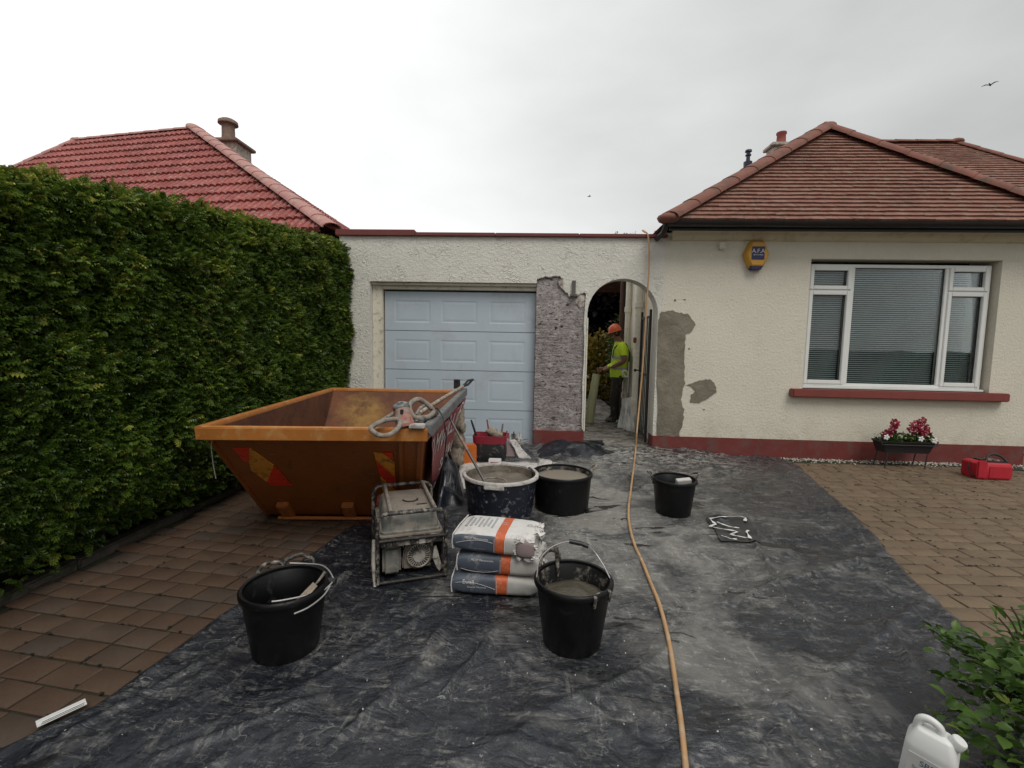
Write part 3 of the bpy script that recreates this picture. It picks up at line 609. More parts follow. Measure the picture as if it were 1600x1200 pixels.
# broken coat edge and a loose flap of render
b = B()
for (xa, za), (xb, zb) in zip(rag[:-1], rag[1:]): b.tube([(xa, Y0+.012, za-.004), ((xa+xb)/2, Y0+.006, (za+zb)/2-.008), (xb, Y0+.012, zb-.004)], random.uniform(.007, .012), 5)
b.prism([(.335, 2.44), (.352, 2.44), (.355, 2.36), (.345, 2.29), (.30, 2.34), (.285, 2.40)], Y0-.004, Y0+.02)
n0_ = len(b.v); b.ball((.615, Y0+.026, 2.13), .080, .012, .09, 18, 12)
for i in range(n0_, len(b.v)): v = Vector(b.v[i]); b.v[i] = (v.x+.02*mn.noise(v*22), v.y+.016*mn.noise(v*30), v.z+.02*mn.noise(v*22+Vector((3, 0, 0))))
b.build('broken_render_edge', M['rawedge'], gar, world=True, smooth=50)
b = B(); b.prism([(ox1-.002, -.04), (.703, -.04), (.703, .30), (.66, .305), (.6, .298), (.5, .304), (.3, .297), (.15, .302), (ox1-.002, .297)], Y0-.012, Y1+.003); b.build('plinth', M['redpaint'], gar, world=True, bevel=.003)
b = B(); b.box(.692, .715, Y0-.004, Y1+.004, .303, AZ-.06); b.build('arch_corner_bead', M['cream'], gar, world=True, bevel=.004)
# side walls, back, flat roof
b = B(); b.add([(GX0, Y1, -.04), (GX0, 8.9, -.04), (.60, 8.9, -.04), (.60, Y1, -.04), (GX0, Y1, 2.99), (GX0, 8.9, 2.99), (.60, 8.9, 2.99), (.60, Y1, 2.99), (GX0+.2, Y1, -.04), (GX0+.2, 8.7, -.04), (.42, 8.7, -.04), (.42, Y1, -.04), (GX0+.2, Y1, 2.99), (GX0+.2, 8.7, 2.99), (.42, 8.7, 2.99), (.42, Y1, 2.99)],
    [(0, 1, 5, 4), (1, 2, 6, 5), (2, 3, 7, 6), (8, 12, 13, 9), (9, 13, 14, 10), (10, 14, 15, 11), (4, 5, 13, 12), (5, 6, 14, 13), (6, 7, 15, 14)]); b.build('side_wall', M['harl_garage'], gar, world=True)
b = B(); b.box(GX0+.21, .41, Y1+.01, 8.69, 2.86, 2.96); b.build('flat_roof', M['gutter'], gar, world=True)
x = GX0-.04; segs = [(-2.84, -1.72, 3.072), (-1.715, -.60, 3.038), (-.595, .55, 3.036), (.555, 1.74, 3.034)]
for xa, xb, z in segs:
    b = B(); b.box(xa, xb, Y0-.045, Y1+.04, 2.99, z); b.build('coping', M['redpaint'], gar, world=True, bevel=.006, smooth=40)
# frame and door
DY = 6.68
b = B(); b.box(ox0+.002, -2.225, 6.60, 6.735, -.03, 2.363); b.box(-2.225, ox1-.002, 6.60, 6.735, 2.27, 2.363)
b.build('frame', M['cream'], gar, world=True, bevel=.006, smooth=40)
b = B(); b.box(ox0+.004, ox1-.004, 6.545, 6.60, 2.325, 2.362); b.build('lintel_board', M['cream'], gar, world=True, bevel=.004)
b = B(); b.box(-2.225, ox1-.003, 6.72, 6.73, 0, 2.27); b.build('door_seal', M['seal'], gar, world=True)
door = thing('garage_door', None, None, (-1.1, 6.68, 0)); del_ = None
door.parent = gar; door.matrix_parent_inverse = chain(gar).inverted()
dz = [.02, .55, 1.12, 1.685, 2.25]; dx0, dx1 = -2.205, -.018
for i in range(4):
    z0, z1 = dz[i]+.004, dz[i+1]-.004; b = B()
    # slab with three pressed panels per section
    pw = .60; cxs = [-1.80, -1.12, -.42]; xs = [dx0]
    hz0, hz1 = z0+(z1-z0)*.20, z0+(z1-z0)*.78
    F_, BK = 6.66, 6.70
    rects = []
    for c_ in cxs: rects.append((c_-.265, c_+.265))
    prev = dx0
    b.box(dx0, dx1, F_, BK, z0, hz0); b.box(dx0, dx1, F_, BK, hz1, z1)
    for a_, e_ in rects:
        b.box(prev, a_, F_, BK, hz0, hz1); prev = e_
        q = .022; d = .0042
        o_ = [(a_, F_, hz0), (e_, F_, hz0), (e_, F_, hz1), (a_, F_, hz1)]; i1 = [(a_+q, F_+d, hz0+q), (e_-q, F_+d, hz0+q), (e_-q, F_+d, hz1-q), (a_+q, F_+d, hz1-q)]
        q2 = .060; i2 = [(a_+q2, F_+.001, hz0+q2*.9), (e_-q2, F_+.001, hz0+q2*.9), (e_-q2, F_+.001, hz1-q2*.9), (a_+q2, F_+.001, hz1-q2*.9)]
        n_ = [(k_, (k_+1) % 4, (k_+1) % 4+4, k_+4) for k_ in range(4)]+[(k_+4, (k_+1) % 4+4, (k_+1) % 4+8, k_+8) for k_ in range(4)]+[(8, 9, 10, 11)]
        b.add(o_+i1+i2, n_)
    b.box(prev, dx1, F_, BK, hz0, hz1)
    b.build('door_section', M['door'], door, world=True)
# galvanised conduit stub
p = W(888, 450, 6.47)
b = B(); b.box(.475, .525, 6.462, 6.498, 2.19, 2.405); b.box(.488, .512, 6.457, 6.463, 2.2, 2.40); b.box(.455, .545, 6.466, 6.499, 2.19, 2.225)
o = b.build('conduit_stub', M['steel'], bevel=.003); setp(o, 'short grey metal channel fixed above the bare pier', 'conduit')

# ---------------- bungalow ----------------
bun = thing('bungalow', 'cream rough-cast bungalow with brown tiled hipped roof and wide window', 'bungalow', (4.3, 6.5, 0))
HX0, HX1, HT = 1.72, 6.62, 3.06
wx0, wx1, wz0, wz1 = 3.66, 6.10, .985, 2.735
b = B()
b.prism([(HX0, .27), (wx0, .27), (wx0, HT), (HX0, HT)], Y0, Y1); b.prism([(wx1, .27), (HX1, .27), (HX1, HT), (wx1, HT)], Y0, Y1)
b.prism([(wx0, .27), (wx1, .27), (wx1, wz0), (wx0, wz0)], Y0, Y1); b.prism([(wx0, wz1), (wx1, wz1), (wx1, HT), (wx0, HT)], Y0, Y1)
b.build('wall', M['harl_house'], bun, world=True)
b = B(); b.box(HX0+.03, HX0+.24, Y1, 9.05, .0, HT); b.build('side_wall', M['cream_lit'], bun, world=True)
b = B(); b.box(HX1-.24, HX1, Y1, 7.36, .0, HT); b.build('side_wall', M['cream'], bun, world=True)
b = B(); b.box(HX1-.24, 10.3, 7.36, 7.6, 0, HT); b.build('front_wall', M['cream'], bun, world=True)
b = B(); b.box(AX1-.002, HX1+.004, Y0-.014, Y1+.002, -.04, .27); b.build('plinth', M['redpaint'], bun, world=True, bevel=.004)
# fresh render patches beside the arch
random.seed(5)
def ragged(pts, j=.012, sub=5):
    o_ = []
    for i in range(len(pts)):
        a_, c_ = pts[i], pts[(i+1) % len(pts)]
        for s_ in range(sub):
            t = s_/sub; o_.append((a_[0]+(c_[0]-a_[0])*t+random.uniform(-j, j), a_[1]+(c_[1]-a_[1])*t+random.uniform(-j, j)))
    return o_
def pw_(px, py): q = W(px, py, 6.495); return (q.x, q.z)
P1 = [pw_(*q) for q in ((1027, 500), (1033, 487), (1048, 485), (1062, 488), (1076, 492), (1086, 507), (1082, 518), (1070, 522), (1071, 540), (1069, 575), (1070, 600), (1064, 625), (1069, 640), (1066, 665), (1061, 681), (1027, 681), (1026, 600))]
P1 = [(max(x, 1.672), max(z, .272)) for x, z in P1]
poly = [(max(x, 1.668), max(z, .271)) for x, z in ragged(P1, .011, 4)]
def slab(poly, y0, y1):       # uneven thin coat
    bb = B(); cxm = sum(q[0] for q in poly)/len(poly); bm_ = None
    n_ = len(poly); vs = [(x, y1, z) for x, z in poly]+[(x, y0+.003, z) for x, z in poly]
    inner = [(x+(cxm-x)*.08, y0+random.uniform(-.003, .002), z) for x, z in poly]
    bb.add(vs, [(i, (i+1) % n_, (i+1) % n_+n_, i+n_) for i in range(n_)]); bb.add([(x, y0+.003, z) for x, z in poly], [tuple(range(n_))]); return bb
slab(poly, 6.487, 6.502).build('fresh_render_patch', M['patch'], bun, world=True, label='tall brown patch of fresh render beside the arch')
P2 = [pw_(*q) for q in ((1073, 601), (1085, 597), (1102, 593), (1108, 592), (1117, 600), (1119, 612), (1108, 621), (1092, 629), (1079, 628), (1080, 618), (1086, 611), (1080, 603))]
slab(ragged(P2, .009, 4), 6.486, 6.502).build('fresh_render_patch', M['patch'], bun, world=True, label='small brown patch of fresh render')
for (px, py) in ((1070, 468), (1055, 469), (1100, 640), (1077, 545)):
    b = B(); q = W(px, py, 6.492); b.ball((q.x, 6.497, q.z), random.uniform(.008, .022), .006, random.uniform(.006, .014), 7, 5)
    b.build('render_splash', M['patch'], bun, world=True)
# window
win = thing('window', None, None, (4.9, 6.6, 1)); win.parent = bun; win.matrix_parent_inverse = chain(bun).inverted()
fy0, fy1 = 6.585, 6.655
fx0, fx1, fz0, fz1 = wx0+.012, wx1-.045, wz0+.035, wz1-.055
c1, c2 = 4.27, 5.50      # mullions
tz = 2.33
fr = B()
def fbox(x0, x1, z0, z1, y0=fy0, y1=fy1): fr.box(x0, x1, y0, y1, z0, z1)
t = .045
fbox(fx0, fx0+t, fz0, fz1); fbox(fx1-t, fx1, fz0, fz1); fbox(fx0+t, fx1-t, fz1-t, fz1); fbox(fx0+t, fx1-t, fz0, fz0+t)
for c_ in (c1, c2): fbox(c_-.028, c_+.028, fz0+t, fz1-t)
for a_, e_ in ((fx0+t, c1-.028), (c2+.028, fx1-t)): fbox(a_, e_, tz-.022, tz+.022)
fr.build('frame', M['upvc'], win, world=True, bevel=.006, smooth=40)
cells = [(fx0+t, c1-.028, tz+.022, fz1-t, 1), (fx0+t, c1-.028, fz0+t, tz-.022, 1), (c1+.028, c2-.028, fz0+t, fz1-t, 0), (c2+.028, fx1-t, tz+.022, fz1-t, 1), (c2+.028, fx1-t, fz0+t, tz-.022, 1)]
for (a_, e_, z0, z1, sash) in cells:
    if sash:
        q = .052; b = B(); ya, yb = fy0-.016, fy1-.01
        b.box(a_-.012, a_+q-.012, ya, yb, z0-.012, z1+.012); b.box(e_-q+.012, e_+.012, ya, yb, z0-.012, z1+.012); b.box(a_+q-.012, e_-q+.012, ya, yb, z1-q+.012, z1+.012); b.box(a_+q-.012, e_-q+.012, ya, yb, z0-.012, z0+q-.012)
        b.build('sash', M['upvc'], win, world=True, bevel=.006, smooth=40); a_ += q-.012; e_ -= q-.012; z0 += q-.012; z1 -= q-.012
    b = B(); b.box(a_, e_, 6.616, 6.622, z0, z1); b.build('pane', M['glass'], win, world=True)
    s = B(); q = .007
    s.box(a_, a_+q, 6.607, 6.615, z0, z1); s.box(e_-q, e_, 6.607, 6.615, z0, z1); s.box(a_+q, e_-q, 6.607, 6.615, z0, z0+q); s.box(a_+q, e_-q, 6.607, 6.615, z1-q, z1)
    s.build('gasket', M['seal'], win, world=True)
    s = B(); z = z0+.01
    while z < z1-.01:
        s.add([(a_+.004, 6.665, z), (e_-.004, 6.665, z), (e_-.004, 6.680, z+.0165), (a_+.004, 6.680, z+.0165)], [(0, 1, 2, 3)]); z += .0285
    s.build('venetian_blind', M['slat'], win, world=True, kind='stuff')
b = B(); b.box(wx0-.15, wx1+.2, 7.2, 7.25, .6, 2.95); b.box(wx0-.15, wx1+.2, 6.76, 7.2, .6, .65); b.box(wx0-.15, wx1+.2, 6.76, 7.2, 2.9, 2.95); b.build('room_backdrop', M['dark'], bun, world=True)  # panels coloured near-black to stand in for the unlit room
b = B(); b.box(fx0-.005, fx1+.005, 6.53, 6.60, fz0-.03, fz0); b.build('cill_strip', M['upvc'], win, world=True, bevel=.005)
b = B(); b.box(4.80, 4.83, 6.685, 6.70, fz0+t, fz0+t+.15); b.build('blind_cord_weight', M['seal'], win, world=True)
b = B(); b.prism([(3.49, .875), (6.285, .875), (6.285, .985), (3.49, .985)], 6.395, 6.62); b.build('window_sill', M['sill'], bun, world=True, bevel=.012, smooth=40)
# cove, fascia, gutter
rings = []
for X in (1.80, 6.66):
    rings.append([(X, 6.50, 2.955), (X, 6.46, 2.965), (X, 6.42, 3.00), (X, 6.39, 3.045), (X, 6.25, 3.065), (X, 6.25, 3.08), (X, 6.50, 3.08)])
b = B(); b.loft(rings); b.build('eaves_cove', M['cove'], bun, world=True, smooth=50)
b = B(); b.box(1.70, 6.70, 6.24, 6.262, 3.03, 3.13); b.build('fascia', M['gutter'], bun, world=True)
rings = []
for X in (1.64, 6.78): rings.append([(X, 6.18+.062*math.cos(a), 3.125+.062*math.sin(a)) for a in np.linspace(math.pi, 2*math.pi, 9)]+[(X, 6.18+.055*math.cos(a), 3.125+.055*math.sin(a)) for a in np.linspace(2*math.pi, math.pi, 9)])
b = B(); b.loft(rings); o = b.build('gutter', M['gutter'], bun, world=True, smooth=50)
b = B(); b.tube([(1.64, 6.18, 3.09), (1.62, 6.22, 3.0), (1.60, 6.47, 2.97)], .035, 8); b.build('gutter_outlet', M['gutter'], bun, world=True, smooth=50)

# roofs made of tiles
def roof_plane(name, A_, B_, apex, mat, gauge, wtile, parent, thick=.016, prof=None, seed=1, jag=.004, cover=1.03):
    """A_,B_ eave ends (left,right seen from outside); apex: list of 1 or 2 top points (left->right)."""
    rr = random.Random(seed); A_, B_ = Vector(A_), Vector(B_); ap_ = [Vector(q) for q in apex]
    ex = (B_-A_).normalized(); nrm = ex.cross(ap_[0]-A_).normalized()
    if nrm.z < 0: nrm = -nrm
    up = nrm.cross(ex).normalized(); 
    if up.z < 0: up = -up
    uA = [(q-A_).dot(ex) for q in (ap_[0], ap_[-1])]; H = (ap_[0]-A_).dot(up); Lb = (B_-A_).length
    vs = []; fs = []; at = []; n_ = int(H/gauge)+1
    for j in range(n_):
        s0 = j*gauge; s1 = min(s0+gauge*cover, H)
        if s1-s0 < .02: continue
        sm = (s0+s1)/2
        l = uA[0]*sm/H; r = Lb+(uA[1]-Lb)*sm/H
        k = int(l/wtile)-1; off = (j % 2)*.5 if prof is None else 0
        while True:
            xa = (k+off)*wtile; xb = xa+wtile; k += 1
            if xa > r: break
            xa = max(xa, l); xb = min(xb, r)
            if xb-xa < .01: continue
            v = rr.random(); dz = rr.uniform(-jag, jag); dd = rr.uniform(-jag, jag)*1.5; n0 = len(vs)
            if prof is None:
                g_ = .0015
                for (x, s, h) in ((xa+g_, s0+dd, thick+.012+dz), (xb-g_, s0+dd, thick+.012-dz*.5), (xb-g_, s1, .008), (xa+g_, s1, .008), (xa+g_, s0+dd, -.002), (xb-g_, s0+dd, -.002)):
                    vs.append(A_+ex*x+up*s+nrm*h)
                fs += [(n0, n0+1, n0+2, n0+3), (n0+4, n0+5, n0+1, n0), (n0+4, n0, n0+3), (n0+5, n0+2, n0+1)]; at += [v]*6
            else:
                m_ = len(prof)
                cols = []
                for (fx, fh) in prof:
                    x = xa+(xb-xa)*fx
                    cols += [A_+ex*x+up*(s0+dd)+nrm*(fh+thick+.018), A_+ex*x+up*s1+nrm*(fh+.002), A_+ex*x+up*(s0+dd)+nrm*(-.01)]
                vs += cols; at += [v]*len(cols)
                for q in range(m_-1):
                    a = n0+q*3; c = a+3; fs += [(a, c, c+1, a+1), (a+2, c+2, c, a)]
    o = bpy.data.objects.new(name, bpy.data.meshes.new(name)); o.data.from_pydata([tuple(v) for v in vs], [], fs); o.data.materials.append(mat)
    a = o.data.attributes.new('rnd', 'FLOAT', 'POINT'); a.data.foreach_set('value', at); COL.objects.link(o); put(o, parent, True, None, 'stuff'); return o
def hip_run(P, Q, mat, parent, r, L_, name='hip_tile', jit=.006, flat=.55):
    P, Q = Vector(P), Vector(Q); d = (Q-P); n_ = max(1, round(d.length/L_)); d = d/n_
    for i in range(n_):
        a, c = P+d*i-d*.04, P+d*(i+1)+d*.03; t = d.normalized(); side = t.cross(Vector((0, 0, 1))).normalized(); up = side.cross(t)
        rings = []
        for pt, rr_, l_ in ((a, r*1.03, .007), (c, r*.99, 0.0)):
            ang = np.linspace(-.12, math.pi+.12, 9); rg = [pt+side*math.cos(q)*rr_+up*(math.sin(q)*rr_*flat+l_-.02) for q in ang]; rg += [pt+side*math.cos(q)*(rr_-.018)+up*(math.sin(q)*(rr_-.018)*flat+l_-.02) for q in ang[::-1]]; rings.append(rg)
        b_ = B(); b_.M = Matrix.Translation(Vector((random.uniform(-jit, jit)*.4,)*3)); b_.loft(rings); b_.build(name, mat, parent, world=True, smooth=50)
EZ = 3.13
rf = thing('roof', None, None, (4.3, 7.5, EZ)); rf.parent = bun; rf.matrix_parent_inverse = chain(bun).inverted()
eL, eR, pk = (1.60, 6.13, EZ), (6.72, 6.13, EZ), (4.60, 8.04, 5.09)
roof_plane('front_tiles', eL, eR, [pk], M['tile_r'], .100, .165, rf, seed=2, thick=.021)
mrL, mrR = (5.5, 10.0, 5.68), (8.25, 10.0, 5.68)
b = B(); b.add([(1.6, 6.15, 3.10), (1.6, 13.8, 3.10), mrL, (4.60, 8.04, 5.04)], [(0, 1, 2, 3)]); b.add([(4.60, 8.04, 5.04), (5.5, 10, 5.64), (6.7, 7.2, 3.12), (6.72, 6.15, 3.10)], [(0, 1, 2, 3)])
b.add([(1.6, 13.8, 3.1), (10.5, 13.8, 3.1), mrR, mrL], [(0, 1, 2, 3)]); b.add([(10.5, 7.1, 3.1), (10.5, 13.8, 3.1), mrR], [(0, 1, 2)]); b.build('rear_slopes', M['tile_r'], rf, world=True)
roof_plane('main_front_tiles', (1.6, 7.1, EZ), (10.5, 7.1, EZ), [(5.2, 10.0, 5.68), mrR], M['tile_r'], .100, .165, rf, seed=4)
def lift(q, z=.03): return (q[0], q[1], q[2]+z)
b = B(); b.ball((eL[0]+.06, eL[1]+.04, eL[2]+.03), .15, .13, .07, 10, 6); b.build('hip_end', M['hip_r'], rf, world=True, smooth=60)
hip_run((eL[0]+.07, eL[1]+.05, eL[2]+.05), lift(pk, .03), M['hip_r'], rf, .165, .43); hip_run(lift(eR), lift(pk, .03), M['hip_r'], rf, .165, .43)
hip_run(lift(mrL), lift(mrR), M['hip_r'], rf, .10, .40, 'ridge_tile'); hip_run(lift((10.5, 7.1, EZ)), lift(mrR), M['hip_r'], rf, .10, .40)
for q in (pk, mrR): b = B(); b.ball((q[0], q[1], q[2]+.02), .14, .14, .07, 12, 6); b.build('ridge_tile', M['hip_r'], rf, world=True, smooth=60)
# chimney and vent of the bungalow
q = W(1212, 236, 9.6); ch = thing('chimney', None, None, (q.x, 9.6, 4.6)); ch.parent = rf; ch.matrix_parent_inverse = chain(rf).inverted()
X, Z = q.x+.02, W(1210, 233, 9.6).z
b = B(); b.box(X-.13, X+.19, 9.45, 9.75, 4.2, Z); b.cbox((X+.03, 9.6, Z+.03), (.42, .4, .06)); o = b.build('chimney_stack', M['chim'], rf, world=True, bevel=.01)
bpy.data.objects.remove(ch)
b = B(); b.M = Matrix.Translation((X+.07, 9.6, Z+.06)); b.lathe([(.09, 0), (.085, .05), (.078, .2), (.095, .22), (.09, .25), (.07, .25), (.065, .05)], 16); b.build('chimney_pot', M['pot'], rf, world=True, smooth=50)
q = W(1168, 262, 9.0); b = B(); b.M = Matrix.Translation((q.x, 9.0, q.z-.35))
b.lathe([(.035, 0), (.035, .35), (.07, .36), (.075, .45), (.035, .47), (.032, .55), (.05, .56), (.05, .58), (.035, .59), (.035, .62), (.06, .63), (.055, .66), (0, .67)], 14)
b.build('flue_vent', M['vent'], rf, world=True, smooth=50)

# alarm box, sensor box
q = W(1181, 398, 6.46)
al = thing('alarm_box', 'yellow hexagonal burglar alarm box with navy label high on the cream wall', 'alarm box', (q.x, 6.44, q.z))
hexa = lambda r1, r2: [(-r1, .0), (-r1*.55, r2), (r1*.55, r2), (r1, 0), (r1*.55, -r2), (-r1*.55, -r2)]
b = B(); rings = [[(x, .06, z) for x, z in hexa(.165, .175)], [(x, .0, z) for x, z in hexa(.165, .175)], [(x, -.045, z) for x, z in hexa(.135, .150)]]; b.loft(rings); b.build('casing', M['yellow'], al, bevel=.008, smooth=40)
b = B(); b.box(-.082, .082, -.050, -.044, -.075, .095); b.build('label_plate', M['navy'], al)
vs, fs = text_verts('A.F.A', .075); b = B(); b.add([(x, -.0515, z+.035) for x, z in vs], fs); b.build('lettering', M['print'], al)
vs, fs = text_verts('0870 750 8888', .021); b = B(); b.add([(x, -.0515, z-.015) for x, z in vs], fs); b.build('telephone_number', M['print'], al)
b = B(); b.prism([(-.09, -.15), (.08, -.15), (.06, -.205), (-.065, -.205)], -.03, .05); b.build('strobe', M['navy'], al, bevel=.006)
q = W(1128, 385, 6.47); b = B(); b.box(-.035, .035, -.035, .028, -.04, .045); b.box(-.015, .03, -.045, -.034, -.03, .01); o = b.build('sensor_box', M['cream'], bevel=.006, smooth=40); o.location = (q.x, 6.47, q.z); setp(o, 'small cream junction box under the eaves left of the yellow alarm', 'junction box')

# ---------------- neighbour's bungalow ----------------
nb = thing('neighbour_bungalow', 'neighbouring house behind the hedge with pinkish-red tiled hipped roof', 'bungalow', (-8, 11.5, 0))
NP, NL = Vector((-8.62, 11.5, 6.69)), Vector((-12.25, 12.1, 6.69))
FR, FL, BR_, BL = Vector((-3.35, 7.5, 3.3)), Vector((-15.3, 9.47, 3.3)), Vector((-3.36, 16.7, 3.3)), Vector((-16.6, 17.2, 3.3))
b = B(); b.plate([(-3.9, 8.0), (-3.9, 16.2), (-17.6, 16.6), (-17.6, 9.3)], 0, 3.2); b.build('wall', M['cream'], nb, world=True)
nr = thing('roof', None, None, (-10, 12, 3.3)); nr.parent = nb; nr.matrix_parent_inverse = chain(nb).inverted()
prof = [(0, .0), (.10, .034), (.25, .046), (.40, .034), (.5, .0), (.5, .0), (.60, .034), (.75, .046), (.90, .034), (1, .0)]
roof_plane('front_tiles', FL, FR, [NL, NP], M['tile_l'], .325, .30, nr, thick=.028, prof=prof, seed=6)
roof_plane('side_tiles', FR, BR_, [NP], M['tile_l'], .325, .30, nr, thick=.028, prof=prof, seed=7)
b = B(); b.add([BR_, BL, NL, NP], [(0, 1, 2, 3)]); b.add([BL, FL, NL], [(0, 1, 2)]); b.build('rear_slopes', M['tile_l'], nr, world=True)
hip_run(lift(FR, .05), lift(NP, .06), M['hip_l'], nr, .17, .45); hip_run(lift(NL, -.01), lift(NP, .0), M['hip_l'], nr, .14, .45, 'ridge_tile'); hip_run(lift(FL), lift(NL), M['hip_l'], nr, .14, .45)
for q, z in ((NP, .03), (NL, -.02)): b = B(); b.ball((q.x, q.y, q.z+z), .17, .17, .085, 12, 6); b.build('ridge_tile', M['hip_l'], nr, world=True, smooth=60)
YC = 13.2; a1, a2 = W(340, 232, YC), W(379, 232, YC); zc = W(360, 226, YC).z; zt = W(357, 189, YC).z; xc = W(357, 210, YC).x
b = B(); b.box(a1.x+.1, a2.x, YC-.3, YC+.4, 4.6, zc-.06); b.build('chimney_stack', M['chim'], nr, world=True)
b = B(); b.box(a1.x, a2.x+.1, YC-.42, YC+.5, zc-.06, zc+.03); b.build('chimney_cap', M['pot2'], nr, world=True, bevel=.02)
hh = zt-zc; b = B(); b.M = Matrix.Translation((xc, YC, zc+.03)); b.lathe([(.19, 0), (.17, hh*.3), (.165, hh*.75), (.26, hh*.8), (.25, hh*.92), (.17, hh), (.1, hh), (.1, hh*.5)], 18); b.build('chimney_pot', M['pot2'], nr, world=True, smooth=50)

# ---------------- hedge ----------------
hg = thing('conifer_hedge', 'tall clipped dark green conifer hedge along the left of the drive', 'hedge', (-3.2, 2.5, 0))
def htop(y): return float(np.interp(y, [-2, 1.5, 2.25, 2.8, 3.25, 3.95, 4.96, 6.45], [2.15, 2.28, 2.35, 2.45, 2.52, 2.60, 2.74, 2.88]))
def hx(z, y): return -2.70 - .24*max(0, (.75-z)/.75)**1.3 + .035*math.sin(y*1.7+z*1.1)
def hedge():
    gg = np.random.default_rng(9); n = 80000
    y = gg.uniform(-1.6, 6.49, n); near_ = gg.random(n) < np.interp(y, [-1.6, 1, 1.6, 6.5], [.25, .4, 1, 1]); y = y[near_]; n = len(y)
    tops = np.array([htop(q) for q in y]); z = gg.uniform(.03, 1.0, n)*tops; low = z < .35; z[low] += gg.random(low.sum())*.45
    lump = np.array([mn.noise(Vector((a*1.5, c*1.8, 3)))*.07+mn.noise(Vector((a*5, c*6.5, 7)))*.07 for a, c in zip(y, z)])
    x = np.array([hx(c, a) for a, c in zip(y, z)])+lump-gg.random(n)**1.5*.09
    x -= np.clip((z-tops+.16)/.16, 0, 1)**2*.09
    pos = np.stack([x, y, z], 1); u = np.stack([gg.uniform(.25, 1, n), gg.normal(0, .65, n), gg.normal(.15, .5, n)], 1)
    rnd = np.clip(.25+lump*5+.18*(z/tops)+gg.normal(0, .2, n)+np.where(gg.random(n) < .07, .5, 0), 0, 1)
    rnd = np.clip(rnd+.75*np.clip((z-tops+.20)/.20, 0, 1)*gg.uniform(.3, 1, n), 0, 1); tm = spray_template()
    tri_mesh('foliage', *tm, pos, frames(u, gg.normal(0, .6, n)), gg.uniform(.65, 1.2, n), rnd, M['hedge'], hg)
    n2 = 26000; y = gg.uniform(-1.6, 6.49, n2); x = -2.70-gg.random(n2)**1.8*.95; tops = np.array([htop(q) for q in y])
    lump = np.array([mn.noise(Vector((a*2.1, c*2.1, 3)))*.045+mn.noise(Vector((a*7, c*7, 1)))*.03 for a, c in zip(y, x)])
    z = tops+lump-.02-np.where(x > -2.88, (x+2.88)*1.1, 0)-gg.random(n2)*.05
    u = np.stack([gg.normal(0, .6, n2), gg.normal(0, .6, n2), gg.uniform(.2, 1.0, n2)], 1)
    tri_mesh('top_growth', *tm, np.stack([x, y, z], 1), frames(u, gg.uniform(-1, 1, n2)), gg.uniform(.55, 1.05, n2), np.clip(gg.normal(.4, .22, n2), 0, 1), M['hedgetop'], hg, label='yellow-green fresh growth on the clipped top')
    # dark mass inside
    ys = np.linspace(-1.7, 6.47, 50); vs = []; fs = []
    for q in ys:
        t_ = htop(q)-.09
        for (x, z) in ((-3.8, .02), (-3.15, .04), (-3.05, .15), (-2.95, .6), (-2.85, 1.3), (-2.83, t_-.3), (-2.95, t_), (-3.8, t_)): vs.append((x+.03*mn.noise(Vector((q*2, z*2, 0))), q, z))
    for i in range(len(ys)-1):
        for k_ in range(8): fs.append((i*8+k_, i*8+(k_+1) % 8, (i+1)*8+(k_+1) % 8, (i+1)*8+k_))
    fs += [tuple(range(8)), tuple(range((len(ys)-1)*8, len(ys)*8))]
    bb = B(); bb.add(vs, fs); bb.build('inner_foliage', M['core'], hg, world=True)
    for q in np.arange(-1.2, 6.3, .55): bb = B(); x = -3.35+gg.uniform(-.06, .06); bb.tube([(x, q, -.02), (x+.02, q+.02, .25), (x+.05, q, .8)], [.05, .04, .03], 7); bb.build('trunk', M['bark'], hg, world=True, smooth=60)
hedge()
# fallen clippings and weeds under the hedge
# ---------------- behind the arch ----------------
lt = leaf_template(.55)
t = thing('purple_tree', 'dark purple-leaved tree filling the view beyond the arch', 'tree', (3.0, 17, 0))
b = B(); b.tube([(3.0, 17, 0), (3.05, 17, 1.2), (3.0, 17.1, 2.6)], [.2, .15, .1], 8); b.tube([(3.02, 17, 1.4), (2.3, 16.6, 2.6), (1.8, 16.3, 3.6)], [.09, .06, .03], 6); b.tube([(3.02, 17, 1.3), (3.8, 16.8, 2.6), (4.3, 16.6, 3.4)], [.09, .06, .03], 6); b.build('trunk', M['bark'], t, world=True, smooth=60)
crown('crown', M['purple'], t, (2.9, 16.4, 2.75), (3.6, 1.6, 2.3), 24000, .26, 31, lt, .05, -.4)
t = thing('orange_green_shrub', 'low shrub with orange and green leaves beyond the worker', 'shrub', (1.9, 13.2, 0))
b = B(); [b.tube([(1.9, 13.2, 0), (1.9+d, 13.2, .9)], [.03, .01], 5) for d in (-.5, -.2, .1, .4)]; b.build('stem', M['bark'], t, world=True)
crown('foliage', M['copper'], t, (1.9, 13.0, .95), (1.5, .6, .95), 6500, .12, 32, lt, .2)
t = thing('bright_green_bush', 'light green leafy bush behind the orange helmet', 'bush', (2.15, 11.2, 0))
b = B(); [b.tube([(2.15, 11.2, 0), (2.15+d, 11.2, 1.9)], [.03, .008], 5) for d in (-.3, -.1, .12, .3)]; b.build('stem', M['bark'], t, world=True)
crown('foliage', M['green'], t, (2.15, 11.1, 1.45), (.48, .4, .9), 1600, .09, 33, lt, .1, .0)
t = thing('green_tree', 'dark green tree top showing at the crown of the arch', 'tree', (3.1, 14.5, 0))
b = B(); b.tube([(3.1, 14.5, 0), (3.05, 14.5, 3.2)], [.11, .05], 7); b.build('trunk', M['bark'], t, world=True)
crown('crown', M['hedge'], t, (2.55, 14.0, 4.15), (.75, .6, .62), 1800, .10, 34, lt, .1, .1)

